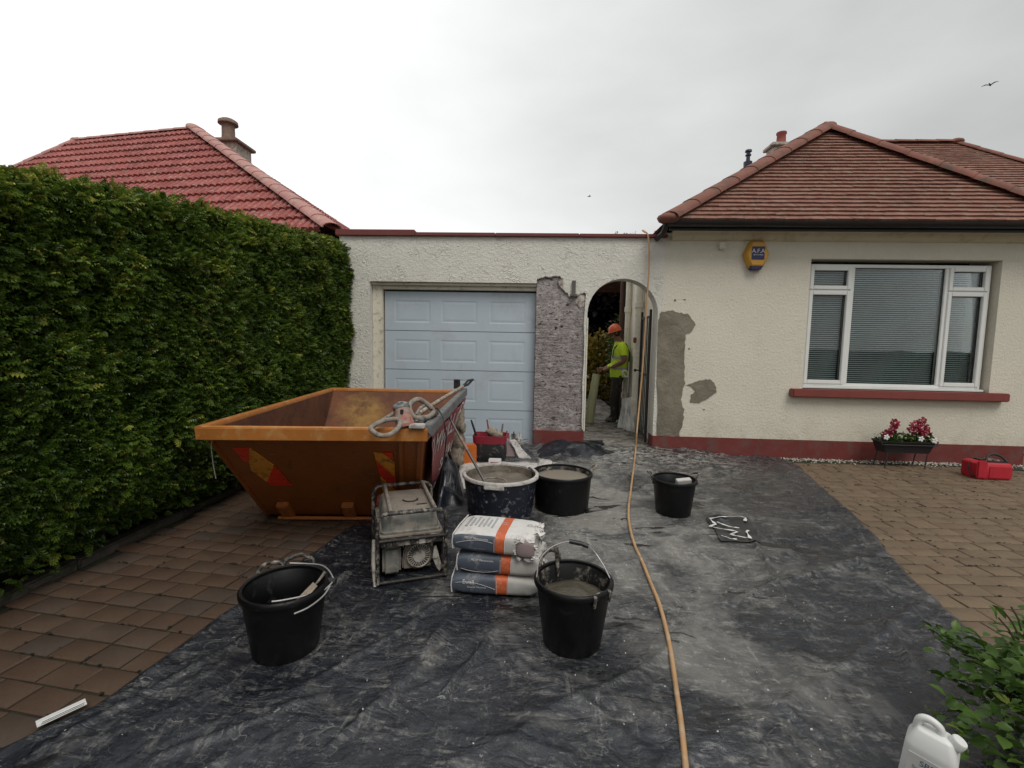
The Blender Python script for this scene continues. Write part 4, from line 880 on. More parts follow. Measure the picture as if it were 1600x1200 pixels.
# ---------------- across the street (mirrored in the window) ----------------
oh = thing('opposite_house', 'pale house across the street that shows only as a faint reflection in the window', 'house', (6, -22, 0))
b = B(); b.box(-1, 12, -26, -19, 0, 3.4); b.build('wall', M['cream'], oh, world=True)
b = B(); b.loft([[(-1.5, -26.5, 3.4), (12.5, -26.5, 3.4), (12.5, -18.5, 3.4), (-1.5, -18.5, 3.4)], [(2, -22.6, 6.6), (9, -22.6, 6.6), (9, -22.4, 6.6), (2, -22.4, 6.6)]]); b.build('roof', M['hip_r'], oh, world=True)
for x in (1.2, 8.2): b = B(); b.box(x, x+2.2, -19.02, -18.97, .9, 2.4); b.build('window', M['seal'], oh, world=True)
fh = thing('front_garden_hedge', 'clipped garden hedge behind the viewpoint, mirrored low in the window', 'hedge', (0, -6, 0))
b = B(); b.box(-9, 24, -6.6, -5.8, 0, 1.5)
bb = B(); n_ = 60
for j in range(9):
    for i in range(n_+1): x = -9+33*i/n_; z = 1.55*j/8; bb.v.append((x+.1*mn.noise(Vector((x*2, z*2, 0))), -5.8+.22*mn.noise(Vector((x*1.5, z*2, 4)))-(.25 if j == 8 else 0), z+(.15*mn.noise(Vector((x, 0, 0))) if j > 6 else 0)))
bb.f = [(j*(n_+1)+i, j*(n_+1)+i+1, (j+1)*(n_+1)+i+1, (j+1)*(n_+1)+i) for j in range(8) for i in range(n_)]; bb.mi = [0]*len(bb.f)
bb.build('foliage', M['core'], fh, world=True, smooth=60); b.build('inner_foliage', M['core'], fh, world=True)

# ---------------- black polythene sheet ----------------
def sm(a, b, x): t = min(1, max(0, (x-a)/(b-a))); return t*t*(3-2*t)
def tarp_rise(x, y):
    r = .085*sm(5.55, 6.25, y)*sm(-1.2, -.1, x)*(1-sm(2.0, 3.0, x))
    r += .07*math.exp(-((x-.38)/.30)**2-((y-6.30)/.16)**2)
    return r
FLAT = [(-1.14, 2.08, .24), (.22, 2.27, .22), (1.29, 4.1, .22), (.28, 4.22, .3), (-.3, 4.02, .34), (-.8, 2.98, .36), (-.2, 2.75, .36)]
CREASE = []
for a_, c_, h_ in (((0, 1168), (345, 962), .012), ((30, 1198), (300, 1050), .009), ((300, 1050), (620, 850), .010), ((470, 1085), (700, 940), .008), ((690, 1100), (790, 960), .012), ((500, 1190), (700, 1010), .007), ((1182, 850), (1215, 920), .016), ((1215, 920), (1265, 1000), .010), ((1330, 870), (1480, 1015), .012), ((1365, 950), (1430, 1060), .012), ((1100, 990), (1180, 1012), .010), ((900, 1100), (1010, 1180), .008),
    ((960, 780), (1000, 720), .010), ((1200, 730), (1400, 900), .009), ((1280, 760), (1350, 850), .010), ((860, 960), (990, 930), .007), ((1130, 1060), (1290, 1160), .008), ((230, 1195), (520, 1090), .008), ((1010, 1100), (1060, 1190), .006), ((700, 1150), (900, 1190), .006)):
    a_, c_ = G(*a_), G(*c_); CREASE.append((a_.x, a_.y, c_.x-a_.x, c_.y-a_.y, h_))
def creases(x, y):
    t_ = 0
    wx = x+.03*mn.noise(Vector((x*3, y*3, 5))); wy = y+.03*mn.noise(Vector((x*3, y*3, 9)))
    for (ax_, ay_, dx_, dy_, h_) in CREASE:
        l2 = dx_*dx_+dy_*dy_; s_ = ((wx-ax_)*dx_+(wy-ay_)*dy_)/l2
        if s_ < -.05 or s_ > 1.05: continue
        q_ = abs((wx-ax_)*dy_-(wy-ay_)*dx_)/math.sqrt(l2)
        if q_ < .08: t_ += 1.7*h_*math.exp(-(q_/.017)**2)*min(1, max(0, (s_+.05)*8))*min(1, max(0, (1.05-s_)*8))
    return t_
def tarp_z(x, y):
    v = Vector((x, y, 0)); c, s = math.cos(.6), math.sin(.6); u_, w_ = x*c+y*s, -x*s+y*c
    a = 1-abs(mn.noise(Vector((u_*.55, w_*2.1, 1.0))))*2.4; b_ = 1-abs(mn.noise(Vector((x*1.1+9, y*.6, 4.0))))*2.6
    d = mn.noise(v*5)*.0035+mn.noise(Vector((x*11, y*11, 2)))*.0022
    f = max(0, a)**5*.020+max(0, b_)**6*.018+max(0, 1-abs(mn.noise(Vector((u_*1.6, w_*5.0, 6.0))))*3)**4*.006
    flat = 1.0
    for (fx, fy, fr) in FLAT: flat *= sm(fr*.85, fr*1.35, math.hypot(x-fx, y-fy))
    return .010+(f+max(-.004, d)+creases(x, y))*(.12+.88*flat)+tarp_rise(x, y)
tp = thing('polythene_sheet', 'large wrinkled black polythene dust sheet spread over the drive, streaked with mortar', 'dust sheet', (.5, 3, 0))
nu, nv_ = 300, 400; vs = []; fs = []
for j in range(nv_+1):
    y = .25+(6.47-.25)*j/nv_
    l = dry_edge(y, True)+.015*mn.noise(Vector((y*3, 0, 0))); r = dry_edge(y, False)+.03*mn.noise(Vector((y*2.5, 5, 0)))+.008*mn.noise(Vector((y*14, 5, 0)))
    for i in range(nu+1):
        t = i/nu; x = l+(r-l)*t; e = min(t, 1-t)*(r-l); z = tarp_z(x, y)
        z = z*sm(-.02, .05, e)+.0045*(1-sm(-.02, .05, e))+ .008*sm(.0, .03, e)*(1-sm(.03, .10, e))
        if y > 6.38: z += .03*sm(6.38, 6.47, y)*abs(mn.noise(Vector((x*6, 0, 8))))
        vs.append((x, y, max(z, .0045)))
for j in range(nv_):
    for i in range(nu): a = j*(nu+1)+i; fs.append((a, a+1, a+nu+2, a+nu+1))
o = np_obj('sheet', vs, fs, M['tarp'], tp, world=True, smooth=True)
def heap(name, quad, hgt, label, seed=0):
    n_ = 26; p = [G(*q) for q in quad]; vs = []
    for j in range(n_+1):
        for i in range(n_+1):
            u, v = i/n_, j/n_; c = (p[0]*(1-u)+p[1]*u)*(1-v)+(p[3]*(1-u)+p[2]*u)*v; e = min(u, 1-u, v, 1-v); q = Vector((c.x*4, c.y*4, seed))
            z = .008+hgt*sm(0, .35, e)*(.35+1.0*abs(mn.noise(q))+.5*abs(mn.noise(q*2.3)))+.012*sm(0, .1, e)*abs(mn.noise(q*5)); vs.append((c.x+.03*mn.noise(q*1.7), c.y+.03*mn.noise(q*1.7+Vector((4, 0, 0))), z+tarp_rise(c.x, c.y)))
    bb = B(); bb.add(vs, [(j*(n_+1)+i, j*(n_+1)+i+1, (j+1)*(n_+1)+i+1, (j+1)*(n_+1)+i) for j in range(n_) for i in range(n_)]); bb.build(name, M['poly'], tp, world=True, smooth=70, label=label)
heap('bunched_fold', [(672, 806), (735, 790), (722, 742), (676, 765)], .30, 'sheet bunched up against the side of the skip')
heap('bunched_fold', [(838, 722), (950, 722), (945, 697), (848, 697)], .07, 'sheet humped at the foot of the bare pier', 3)
# folded-back printed corner
b = B(); c4 = [G(1103, 814), G(1168, 813), G(1190, 852), G(1128, 850)]
n_ = 12; vs = []
for j in range(n_+1):
    for i in range(n_+1):
        q = (c4[0]*(1-i/n_)+c4[1]*(i/n_))*(1-j/n_)+(c4[3]*(1-i/n_)+c4[2]*(i/n_))*(j/n_); q.x += .02*mn.noise(q*6); q.y += .02*mn.noise(q*5+Vector((3, 0, 0)))
        q.z = tarp_z(q.x, q.y)+.010+.010*abs(mn.noise(q*14)); vs.append(q)
b.add(vs, [(j*(n_+1)+i, j*(n_+1)+i+1, (j+1)*(n_+1)+i+1, (j+1)*(n_+1)+i) for j in range(n_) for i in range(n_)]); b.build('folded_patch', M['poly'], tp, world=True, smooth=60)
b = B()
for path in ([(1108, 819), (1125, 816), (1150, 816), (1165, 818), (1163, 824)], [(1110, 820), (1118, 825), (1109, 829), (1125, 832), (1145, 835), (1152, 837), (1140, 841), (1160, 845), (1172, 847), (1166, 838), (1170, 835)], [(1127, 843), (1140, 848), (1155, 849)], [(1120, 822), (1140, 829), (1160, 832)]):
    pts = []
    for (a_, c_) in zip(path[:-1], path[1:]):
        for k_ in range(4):
            q = G(a_[0]+(c_[0]-a_[0])*k_/4, a_[1]+(c_[1]-a_[1])*k_/4); q.z = tarp_z(q.x, q.y)+.022; pts.append(q)
    rr = [random.choice([.003, .005, .008, .013]) for _ in pts]
    vs = []
    for i, q in enumerate(pts):
        t = (pts[min(i+1, len(pts)-1)]-pts[max(0, i-1)]).normalized(); s = Vector((-t.y, t.x, 0))*rr[i]; vs += [q-s, q+s]
    b.add(vs, [(2*i, 2*i+1, 2*i+3, 2*i+2) for i in range(len(pts)-1)])
b.build('white_print', M['print'], tp, world=True)
# crumbs of mortar lying on the sheet
def crumbs():
    gg = np.random.default_rng(12); n = 420; x = gg.normal(.6, 1.0, n); y = gg.uniform(1.3, 6.4, n); ok = np.array([dry_edge(b_, True)+.1 < a_ < dry_edge(b_, False)-.1 for a_, b_ in zip(x, y)]); x, y = x[ok], y[ok]
    z = np.array([tarp_z(a_, b_) for a_, b_ in zip(x, y)])+.001; bb = B(); bb.ball((0, 0, 0), 1, .8, .5, 5, 4); tf = []
    for f in bb.f:
        for i in range(1, len(f)-1): tf.append((f[0], f[i], f[i+1]))
    n = len(x); u = gg.normal(size=(n, 3)); u[:, 2] *= .2
    o = tri_mesh('mortar_crumbs', np.array(bb.v), np.array(tf), np.stack([x, y, z], 1), frames(u, gg.uniform(0, 6, n)), gg.uniform(.0015, .006, n)*np.where(gg.random(n) < .06, 1.9, 1), gg.random(n), M['whitedirty'], None, False); o['label'] = 'crumbs and flecks of dried mortar scattered on the black sheet'
crumbs()

# ---------------- skip ----------------
sk = thing('skip', 'open orange steel builders skip with reflective chevrons, beside the hedge', 'skip', (-1.6, 4.1, 0))
TL, TR, TFR, TFL = G(315, 665, .95), G(662, 668, .95), G(722, 610, .95), G(520, 606, .95)
TL.z = TR.z = TFR.z = TFL.z = .92
BL_, BR2, BFR, BFL = Vector((-2.26, 3.70, .03)), Vector((-.98, 3.80, .03)), Vector((-1.05, 4.75, .03)), Vector((-2.36, 4.68, .03))
def rect_ring(a, b_, c, d): return [a, b_, c, d]
def inset(pts, k_, dz=0):
    c = sum(pts, Vector())/4; return [p+(c-p)*k_+Vector((0, 0, dz)) for p in pts]
T4, B4 = [TL, TR, TFR, TFL], [BL_, BR2, BFR, BFL]
b = B(); b.loft([B4, T4], caps=False); b.add(B4, [(0, 1, 2, 3)]); Ti, Bi = inset(T4, .022), inset(B4, .02, .03)
b.add(T4+Ti, [(i, (i+1) % 4, (i+1) % 4+4, i+4) for i in range(4)]); b.build('hull', M['skip'], sk, world=True)
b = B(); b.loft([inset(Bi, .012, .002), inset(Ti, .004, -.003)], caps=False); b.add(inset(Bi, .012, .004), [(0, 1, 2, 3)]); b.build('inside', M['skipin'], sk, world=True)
# rim channel
b = B()
for i in range(4):
    a, c = T4[i], T4[(i+1) % 4]; d = (c-a).normalized(); nrm = Vector((d.y, -d.x, 0)); 
    p = [a-d*.028, c+d*.028]
    rg = []
    for q in p: rg.append([q+nrm*.025+Vector((0, 0, -.060)), q+nrm*.032+Vector((0, 0, .022)), q+nrm*.024+Vector((0, 0, .030)), q-nrm*.012+Vector((0, 0, .030)), q-nrm*.020+Vector((0, 0, .02)), q-nrm*.016+Vector((0, 0, -.02)), q+nrm*.004+Vector((0, 0, -.060))])
    b.M = Matrix.Translation((0, 0, .0007*i)); b.loft(rg)
b.build('rim', M['rimo'], sk, world=True, bevel=.004, smooth=50)
def face_pt(quad, u, v, off):      # quad = bottom-left, bottom-right, top-right, top-left
    p = (quad[0]*(1-u)+quad[1]*u)*(1-v)+(quad[3]*(1-u)+quad[2]*u)*v
    n_ = (quad[1]-quad[0]).cross(quad[3]-quad[0]).normalized(); return p+n_*off
NQ = [BL_, BR2, TR, TL]           # sloping end facing the camera
SQ = [BR2, BFR, TFR, TR]          # right side
def fplate(quad, uv, o0, o1, bb): 
    n_ = len(uv); bb.add([face_pt(quad, u, v, o0) for u, v in uv]+[face_pt(quad, u, v, o1) for u, v in uv], [tuple(range(n_, 2*n_))]+[(i, (i+1) % n_, (i+1) % n_+n_, i+n_) for i in range(n_)])
# stiffening ribs, lugs, base rail
for (u0, u1, h_) in ((.885, .905, .026), (.975, 1.0, .022), (0, .02, .018)): b = B(); fplate(NQ, [(u0, 0), (u1, 0), (u1, .94), (u0, .94)], -.002, h_, b); b.build('stiffening_rib', M['skip'], sk, world=True, bevel=.004)
for u in (.16, .56):
    b = B(); fplate(NQ, [(u-.036, -.01), (u+.036, -.01), (u+.036, .19), (u-.036, .19)], 0, .045, b); b.build('lifting_lug', M['lug'], sk, world=True, bevel=.008, smooth=40)
b = B(); b.tube([face_pt(NQ, .10, .025, .045), face_pt(NQ, .96, .025, .045)], .016, 8); b.build('base_rail', M['lug'], sk, world=True, smooth=50)
def chev(quads, nm, mt):
    for uv in quads: bb = B(); fplate(NQ, uv, .001, .006, bb); bb.build(nm, M[mt], sk, world=True)
# left stack: red on top, amber lozenge, red below
chev([[(.085, .84), (.165, .84), (.12, .70), (.095, .70)], [(.145, .46), (.235, .66), (.275, .42), (.155, .42)]], 'reflective_chevron', 'chev_r')
chev([[(.12, .70), (.165, .84), (.235, .66), (.145, .46), (.10, .60)]], 'reflective_chevron', 'chev_y')
chev([[(.765, .72), (.865, .52), (.865, .36), (.775, .56)], [(.80, .80), (.855, .80), (.855, .73), (.83, .76)]], 'reflective_chevron', 'chev_r')
chev([[(.760, .80), (.80, .80), (.86, .70), (.86, .53), (.765, .725)], [(.778, .55), (.862, .35), (.862, .22), (.79, .22)]], 'reflective_chevron', 'chev_y')
b = B(); q = W(333, 690, 2.86); b.tube([(q.x, q.y, .9), (q.x-.015, q.y, .8), (q.x-.02, q.y+.02, .68), (q.x-.012, q.y+.03, .58)], .003, 5); b.build('tie_wire', M['wire'], sk, world=True)
# grey board capping the right rim
b = B(); d = (TFR-TR).normalized(); nrm = Vector((d.y, -d.x, 0)); a0, a1 = TR-d*.02, TFR+d*.05
vs = []
for q in (a0, a1):
    for (o_, z_) in ((.058, -.03), (.058, .055), (-.004, .055), (-.004, .032)): vs.append(q+nrm*o_+Vector((0, 0, z_-.002)))
b.add(vs, [(3, 2, 1, 0), (4, 5, 6, 7), (0, 1, 5, 4), (1, 2, 6, 5), (2, 3, 7, 6), (3, 0, 4, 7)])
o = b.build('edge_board', M['plank'], bevel=.006, smooth=40); setp(o, 'grey board laid along the right-hand rim of the orange skip', 'board')
# banner
bn = thing('red_banner', 'red banner with white lettering tied to the right side of the skip', 'banner', (-.7, 4.1, 0.3))
n_u, n_v = 40, 16; vs = []; fs = []
def ban(u, v):
    o_ = .05+.018*math.sin(u*17+v*3)+.012*mn.noise(Vector((u*6, v*5, 0)))+.02*(1-v)
    return face_pt(SQ, u, v, o_)
for j in range(n_v+1):
    for i in range(n_u+1):
        u = .05+.93*i/n_u; v0 = .40+.10*mn.noise(Vector((u*5, 0, 0)))-.12*(1-u)+.05*u; v = v0+(.965-v0)*j/n_v; vs.append(ban(u, v))
for j in range(n_v):
    for i in range(n_u): a = j*(n_u+1)+i; fs.append((a, a+1, a+n_u+2, a+n_u+1))
b = B(); b.add(vs, fs); o = b.build('cloth', M['banner'], bn, world=True, smooth=60); sol = o.modifiers.new('Solidify', 'SOLIDIFY'); sol.thickness = .002; sol.offset = 0
def ban_text(body, u0, u1, v0, v1, slope):
    tv_, tf_ = text_verts(body, 1.0); xs = [q[0] for q in tv_]; ys = [q[1] for q in tv_]
    out_ = []
    for x, y in tv_:
        u = u0+(u1-u0)*(x-min(xs))/(max(xs)-min(xs)); v = v0+(v1-v0)*(y-min(ys))/(max(ys)-min(ys))+slope*(u-u0); p = ban(u, v); n_ = (SQ[1]-SQ[0]).cross(SQ[3]-SQ[0]).normalized(); out_.append(p+n_*.006)
    bb = B(); bb.add(out_, tf_); bb.build('lettering', M['print'], bn, world=True)
ban_text('SJ MWWULLIP HIRE', .05, .95, .60, .90, .03); ban_text('SKIPS WULLI', .30, .92, .42, .56, .03)
b = B(); 
for u in (.06, .95): p = ban(u, .96); b.tube([p, p+Vector((-.02, 0, .05)), p+Vector((-.08, 0, .05))], .004, 5)
b.build('tie', M['seal'], bn, world=True)

# ---------------- things on the skip ----------------
dr = thing('mixing_drill', 'cement-crusted plaster mixing drill with two loop handles resting on the skip rim', 'mixing drill', (-.85, 2.98, .95))
def pxr(pts, Y): return [W(x, y, Y) for x, y in pts]
def smooth_loop(pts, k_=4):
    out_ = []; n_ = len(pts)
    for i in range(n_):
        p0, p1, p2, p3 = pts[i-1], pts[i], pts[(i+1) % n_], pts[(i+2) % n_]
        for s in range(k_):
            t = s/k_; out_.append(.5*((2*p1)+(p2-p0)*t+(2*p0-5*p1+4*p2-p3)*t*t+(3*p1-p0-3*p2+p3)*t**3))
    return out_
def smooth_line(pts, k_=5):
    pts = [Vector(p) for p in pts]; e = [2*pts[0]-pts[1]]+pts+[2*pts[-1]-pts[-2]]; out_ = []
    for i in range(1, len(e)-2):
        p0, p1, p2, p3 = e[i-1], e[i], e[i+1], e[i+2]
        for s in range(k_):
            t = s/k_; out_.append(.5*((2*p1)+(p2-p0)*t+(2*p0-5*p1+4*p2-p3)*t*t+(3*p1-p0-3*p2+p3)*t**3))
    return out_+[pts[-1]]
b = B(); L1 = [W(580, 668, 2.80), W(598, 658, 2.88), W(620, 655, 2.95), W(625, 664, 2.90), W(613, 677, 2.78), W(598, 681, 2.74), W(585, 676, 2.75)]
b.ring(smooth_loop(L1), .0155, 9); b.tube([W(583, 667, 2.83), W(600, 655, 2.93), W(616, 645, 3.02)], .013, 8); b.build('handle', M['cement'], dr, world=True, smooth=60)
b = B(); L2 = [W(640, 633, 3.1), W(652, 624, 3.15), W(665, 630, 3.2), W(677, 642, 3.22), W(670, 651, 3.14), W(652, 653, 3.06), W(643, 647, 3.05)]
b.ring(smooth_loop(L2), .018, 9); b.tube([W(650, 648, 3.06), W(656, 638, 3.1), W(662, 634, 3.15)], .011, 7); b.build('handle', M['cement'], dr, world=True, smooth=60)
top_, bot_ = W(626, 632, 3.03), W(634, 668, 2.97); ax = (top_-bot_); ln = ax.length; rot = ax.to_track_quat('Z', 'Y').to_matrix().to_4x4(); MM = Matrix.Translation(bot_) @ rot
b = B(); b.M = MM; b.lathe([(0, -.01), (.070, -.01), (.072, .01), (.060, .02), (.056, ln*.6), (.050, ln*.85), (0, ln*.85)], 20); b.build('motor_housing', M['motor'], dr, world=True, smooth=50)
b = B(); b.M = MM; b.lathe([(0, ln*.78), (.054, ln*.78), (.057, ln*.90), (.050, ln*1.0), (.03, ln*1.08), (0, ln*1.1)], 18); b.build('motor_cap', M['capblack'], dr, world=True, smooth=50)
b = B(); b.cbox(W(628, 644, 2.955), (.02, .02, .035)); b.build('switch', M['seal'], dr, world=True, bevel=.003)
b = B(); b.tube([W(645, 665, 3.0), W(665, 655, 3.12), W(682, 645, 3.3)], [.03, .025, .02], 9); b.build('gearbox', M['cementdk'], dr, world=True, smooth=50)
b = B(); b.tube(smooth_line([W(674, 640, 3.2), W(682, 642, 3.25)+Vector((0, 0, .02)), W(690, 648, 3.25), W(694, 660, 3.2), W(697, 690, 3.25), W(690, 740, 3.35), W(683, 790, 3.45)]), .0055, 6); b.build('power_cable', M['seal'], dr, world=True, smooth=60)
b = B(); q = W(652, 668, 2.93); b.cbox((q.x, q.y, .965), (.10, .06, .028), (0, 0, .1)); o = b.build('small_white_packet', M['whitedirty'], bevel=.005); o.name = 'packet'; setp(o, 'small dusty white packet on the near right corner of the skip rim', 'packet')
pa = thing('long_handled_tool', 'dusty wooden pole with black forked end lying across the skip corner', 'pole', (-.8, 4.6, .95))
A0, A1 = W(655, 646, 3.7), W(723, 604, 5.35); b = B(); b.tube([A0, A0.lerp(A1, .5)+Vector((0, 0, .005)), A1], .019, 8); b.build('shaft', M['wood'], pa, world=True, smooth=60)
b = B(); f0, f1 = A1, W(739, 593, 5.7); b.tube([f0, f0.lerp(f1, .5)+Vector((0, 0, .03)), f1], .014, 6); b.tube([f0, f0.lerp(f1, .5)+Vector((0, 0, -.02)), f1], .014, 6); b.build('forked_end', M['blackplastic'], pa, world=True, smooth=60)
q = W(714, 600, 5.42); b = B(); b.cbox((q.x, q.y, q.z), (.075, .03, .11)); b.cbox((q.x, q.y-.018, q.z+.03), (.035, .01, .012)); o = b.build('black_bracket', M['seal'], bevel=.006); o.name = 'bracket'; setp(o, 'small black plastic bracket standing on the far corner of the skip', 'bracket')
def lump(name, pts, mat, label, cat, amp=.35, tmesh=(14, 9), parent=None):
    bb = B()
    for (c, rx, ry, rz) in pts:
        n0 = len(bb.v); bb.ball(c, rx, ry, rz, *tmesh)
        for i in range(n0, len(bb.v)):
            v = Vector(bb.v[i]); cc_ = Vector(c); k_ = 1+amp*mn.noise(v*11)+amp*.5*mn.noise(v*27); bb.v[i] = tuple(cc_+(v-cc_)*k_)
    o = bb.build(name, mat, parent, world=True, smooth=70)
    if label: setp(o, label, cat)
    return o
qa, qb, qc = W(716, 652, 5.25), W(708, 680, 5.3), W(704, 712, 5.3)
o = lump('rag_bundle', [((qa.x+.0, 5.3, qa.z), .07, .08, .15), ((qb.x+.03, 5.35, qb.z), .08, .10, .16), ((qc.x+.05, 5.4, max(.2, qc.z)), .10, .11, .18), ((qb.x+.08, 5.38, qb.z-.10), .06, .07, .09), ((qa.x+.04, 5.3, qa.z-.12), .045, .05, .08)], M['beige'], 'beige rags and sacking bunched against the far side of the skip', 'rags')

# ---------------- generator ----------------
ge = thing('generator', 'dust-coated portable petrol generator in a tubular frame', 'generator', (-.85, 3.01, .010), R(22)); ge.scale = (.95, 1.18, 1)
gw, gd, gh = .22, .25, .455
def hoop(y, h):
    r_ = .06; pts = [(-gw, y, 0.02), (-gw, y, h-r_)]
    pts += [(-gw+r_-r_*math.cos(a), y, h-r_+r_*math.sin(a)) for a in np.linspace(.3, math.pi/2, 5)]
    pts += [(gw-r_+r_*math.sin(a), y, h-r_+r_*math.cos(a)) for a in np.linspace(0, math.pi/2-.3, 5)]
    return pts+[(gw, y, h-r_), (gw, y, .02)]
for y, h in ((-gd, gh), (gd, gh)):
    b = B(); b.tube(hoop(y, h), .0135, 9); b.build('frame_hoop', M['cementdk'], ge, smooth=60)
for x in (-.135, .15):
    b = B(); b.tube([(x, -gd, gh+.004), (x, -gd+.03, gh+.004), (x, gd-.03, gh+.004), (x, gd, gh+.004)], .0135, 9); b.build('top_rail', M['cement'], ge, smooth=60)
for x in (-gw, gw):
    b = B(); b.tube([(x, -gd, .02), (x, gd, .02)], .012, 8); b.build('base_rail', M['cementdk'], ge, smooth=60)
for (y, z) in ((-gd, .022), (gd, .022), (-gd, .285)): b = B(); b.tube([(-gw, y, z), (gw, y, z)], .010, 8); b.build('cross_bar', M['gen_metal'], ge, smooth=60)
def rr_ring(w_, d_, z, r_, n_=5, cy=0):
    pts = []
    for (sx, sy, a0) in ((1, 1, 0), (-1, 1, math.pi/2), (-1, -1, math.pi), (1, -1, 1.5*math.pi)):
        for a in np.linspace(a0, a0+math.pi/2, n_): pts.append((sx*(w_-r_)+r_*math.cos(a), cy+sy*(d_-r_)+r_*math.sin(a), z))
    return pts
b = B(); b.loft([rr_ring(.195, .215, .305, .03), rr_ring(.197, .217, .318, .03), rr_ring(.185, .205, .322, .03), rr_ring(.172, .195, .412, .035), rr_ring(.162, .185, .430, .035), rr_ring(.148, .172, .437, .035)]); 
b.mi = [1 if i < 20*5 else 0 for i in range(len(b.f))]; b.mi[-1] = 0
b.mi[80:100] = [0]*20
b.build('fuel_tank', [M['gen_dust'], M['gen_side']], ge, smooth=40)
b = B(); b.loft([rr_ring(.208, .232, .295, .02), rr_ring(.208, .232, .304, .02)]); b.build('tank_flange', M['gen_dust'], ge, smooth=40)
b = B(); b.tube([(.02+.05*math.cos(a), -.02+.035*math.sin(a), .440) for a in np.linspace(math.pi*.95, math.pi*2.05, 9)], .006, 6); b.build('filler_cap_edge', M['gen_metal'], ge, smooth=60)
b = B(); b.box(.05, .12, -.112, -.102, .434, .442); b.build('fuel_gauge', M['gen_metal'], ge)
b = B(); b.box(-.20, .205, -.245, -.19, .238, .292); b.build('control_panel', M['cementdk'], ge, bevel=.005)
b = B(); b.box(.045, .085, -.252, -.244, .245, .288); b.build('voltage_label', M['genlight'], ge)
for x in (-.15, -.115, .0): 
    b = B(); b.M = Matrix.Translation((x, -.246, .262)) @ Matrix.Rotation(R(90), 4, 'X'); b.lathe([(0, -.002), (.014, -.002), (.013, .01), (0, .01)], 12); b.build('socket', M['gen_metal'], ge, smooth=40)
b = B(); b.box(-.185, -.065, -.20, .02, .035, .215); b.build('air_box', M['gen_side'], ge, bevel=.018, smooth=40)
b = B(); b.box(-.18, .19, -.12, .19, .03, .17); b.box(-.12, .17, -.08, .17, .17, .29); b.build('engine_block', M['gen_metal'], ge, bevel=.02, smooth=40)
rx_, rz_ = .055, .128
def disc(bb, r0, r1, y0, y1, a0=0, a1=2*math.pi, n_=28):
    pts = [(rx_+r1*math.cos(a), rz_+r1*math.sin(a)) for a in np.linspace(a0, a1, n_)]
    if r0: pts += [(rx_+r0*math.cos(a), rz_+r0*math.sin(a)) for a in np.linspace(a1, a0, n_)]
    bb.prism(pts[::1], y0, y1)
b = B(); b.prism([(rx_+.105*math.cos(a), rz_+.098*math.sin(a)) for a in np.linspace(0, 2*math.pi, 30)[:-1]], -.165, -.10); b.prism([(-.05, .035), (.15, .035), (.12, .07), (-.06, .12)], -.16, -.10); b.build('starter_housing', M['gen_dust'], ge, bevel=.01, smooth=40)
b = B(); b.prism([(rx_+.075*math.cos(a), rz_+.075*math.sin(a)) for a in np.linspace(0, 2*math.pi, 30)[:-1]], -.172, -.164); b.build('recoil_shade_disc', M['dark'], ge)  # black disc on the housing, its colour stands in for recess shade
b = B()
for k_ in range(26):
    a = 2*math.pi*k_/26; c_, s_ = math.cos(a), math.sin(a); t_ = Vector((-s_, 0, c_))*.0021; p0, p1 = Vector((rx_+.040*c_, 0, rz_+.040*s_)), Vector((rx_+.073*c_, 0, rz_+.073*s_))
    b.add([p+Vector((0, y, 0)) for p in (p0-t_, p0+t_, p1+t_*1.3, p1-t_*1.3) for y in (-.180, -.172)], [(0, 2, 4, 6), (1, 7, 5, 3), (0, 1, 3, 2), (4, 5, 7, 6), (2, 3, 5, 4), (6, 7, 1, 0)])
b.prism([(rx_+.041*math.cos(a), rz_+.041*math.sin(a)) for a in np.linspace(0, 2*math.pi, 24)[:-1]], -.184, -.172)
b.ring([(rx_+.076*math.cos(a), -.176, rz_+.076*math.sin(a)) for a in np.linspace(0, 2*math.pi, 30)[:-1]], .005, 6)
b.build('recoil_grille', M['genlight'], ge)
b = B(); 
for k_ in range(4):
    for j_ in range(3): b.box(rx_-.05+k_*.03, rx_-.03+k_*.03, -.171, -.164, rz_+.078-abs(k_-1.5)*.008+j_*.0, rz_+.083-abs(k_-1.5)*.008)
b.build('cooling_slots', M['seal'], ge)
b = B(); b.prism([(.15, .19), (.165, .20), (.205, .05), (.185, .03), (.165, .06), (.14, .12)], -.215, -.20); b.build('engine_bracket', M['genlight'], ge)
b = B(); b.tube([(.13, -.16, .235), (.145, -.18, .22), (.14, -.185, .19)], .009, 6); b.tube([(-.02, -.15, .24), (-.05, -.16, .215), (-.045, -.15, .18)], .004, 5); b.build('choke_lever', M['genlight'], ge, smooth=60)
b = B(); b.box(-.214, -.204, -.20, .20, .06, .26); b.box(.204, .214, -.2, .2, .06, .26); b.build('side_panel', M['cementdk'], ge, bevel=.004)
b = B(); b.tube([(-.232, -.05, .20), (-.238, -.15, .10), (-.235, -.245, .0)], [.014, .018, .012], 6); b.build('folding_handle', M['genlight'], ge, smooth=60)
b = B(); b.prism([(-.2, .31), (-.1, .31), (-.14, .40), (-.19, .40)], .205, .235); b.build('rear_guard', M['gen_red'], ge, bevel=.01)
for sx in (-1, 1):
    for sy in (-1, 1): b = B(); b.M = Matrix.Translation((sx*gw, sy*(gd-.03), 0)); b.lathe([(0, 0), (.022, 0), (.018, .02), (0, .02)], 10); b.build('rubber_foot', M['seal'], ge)

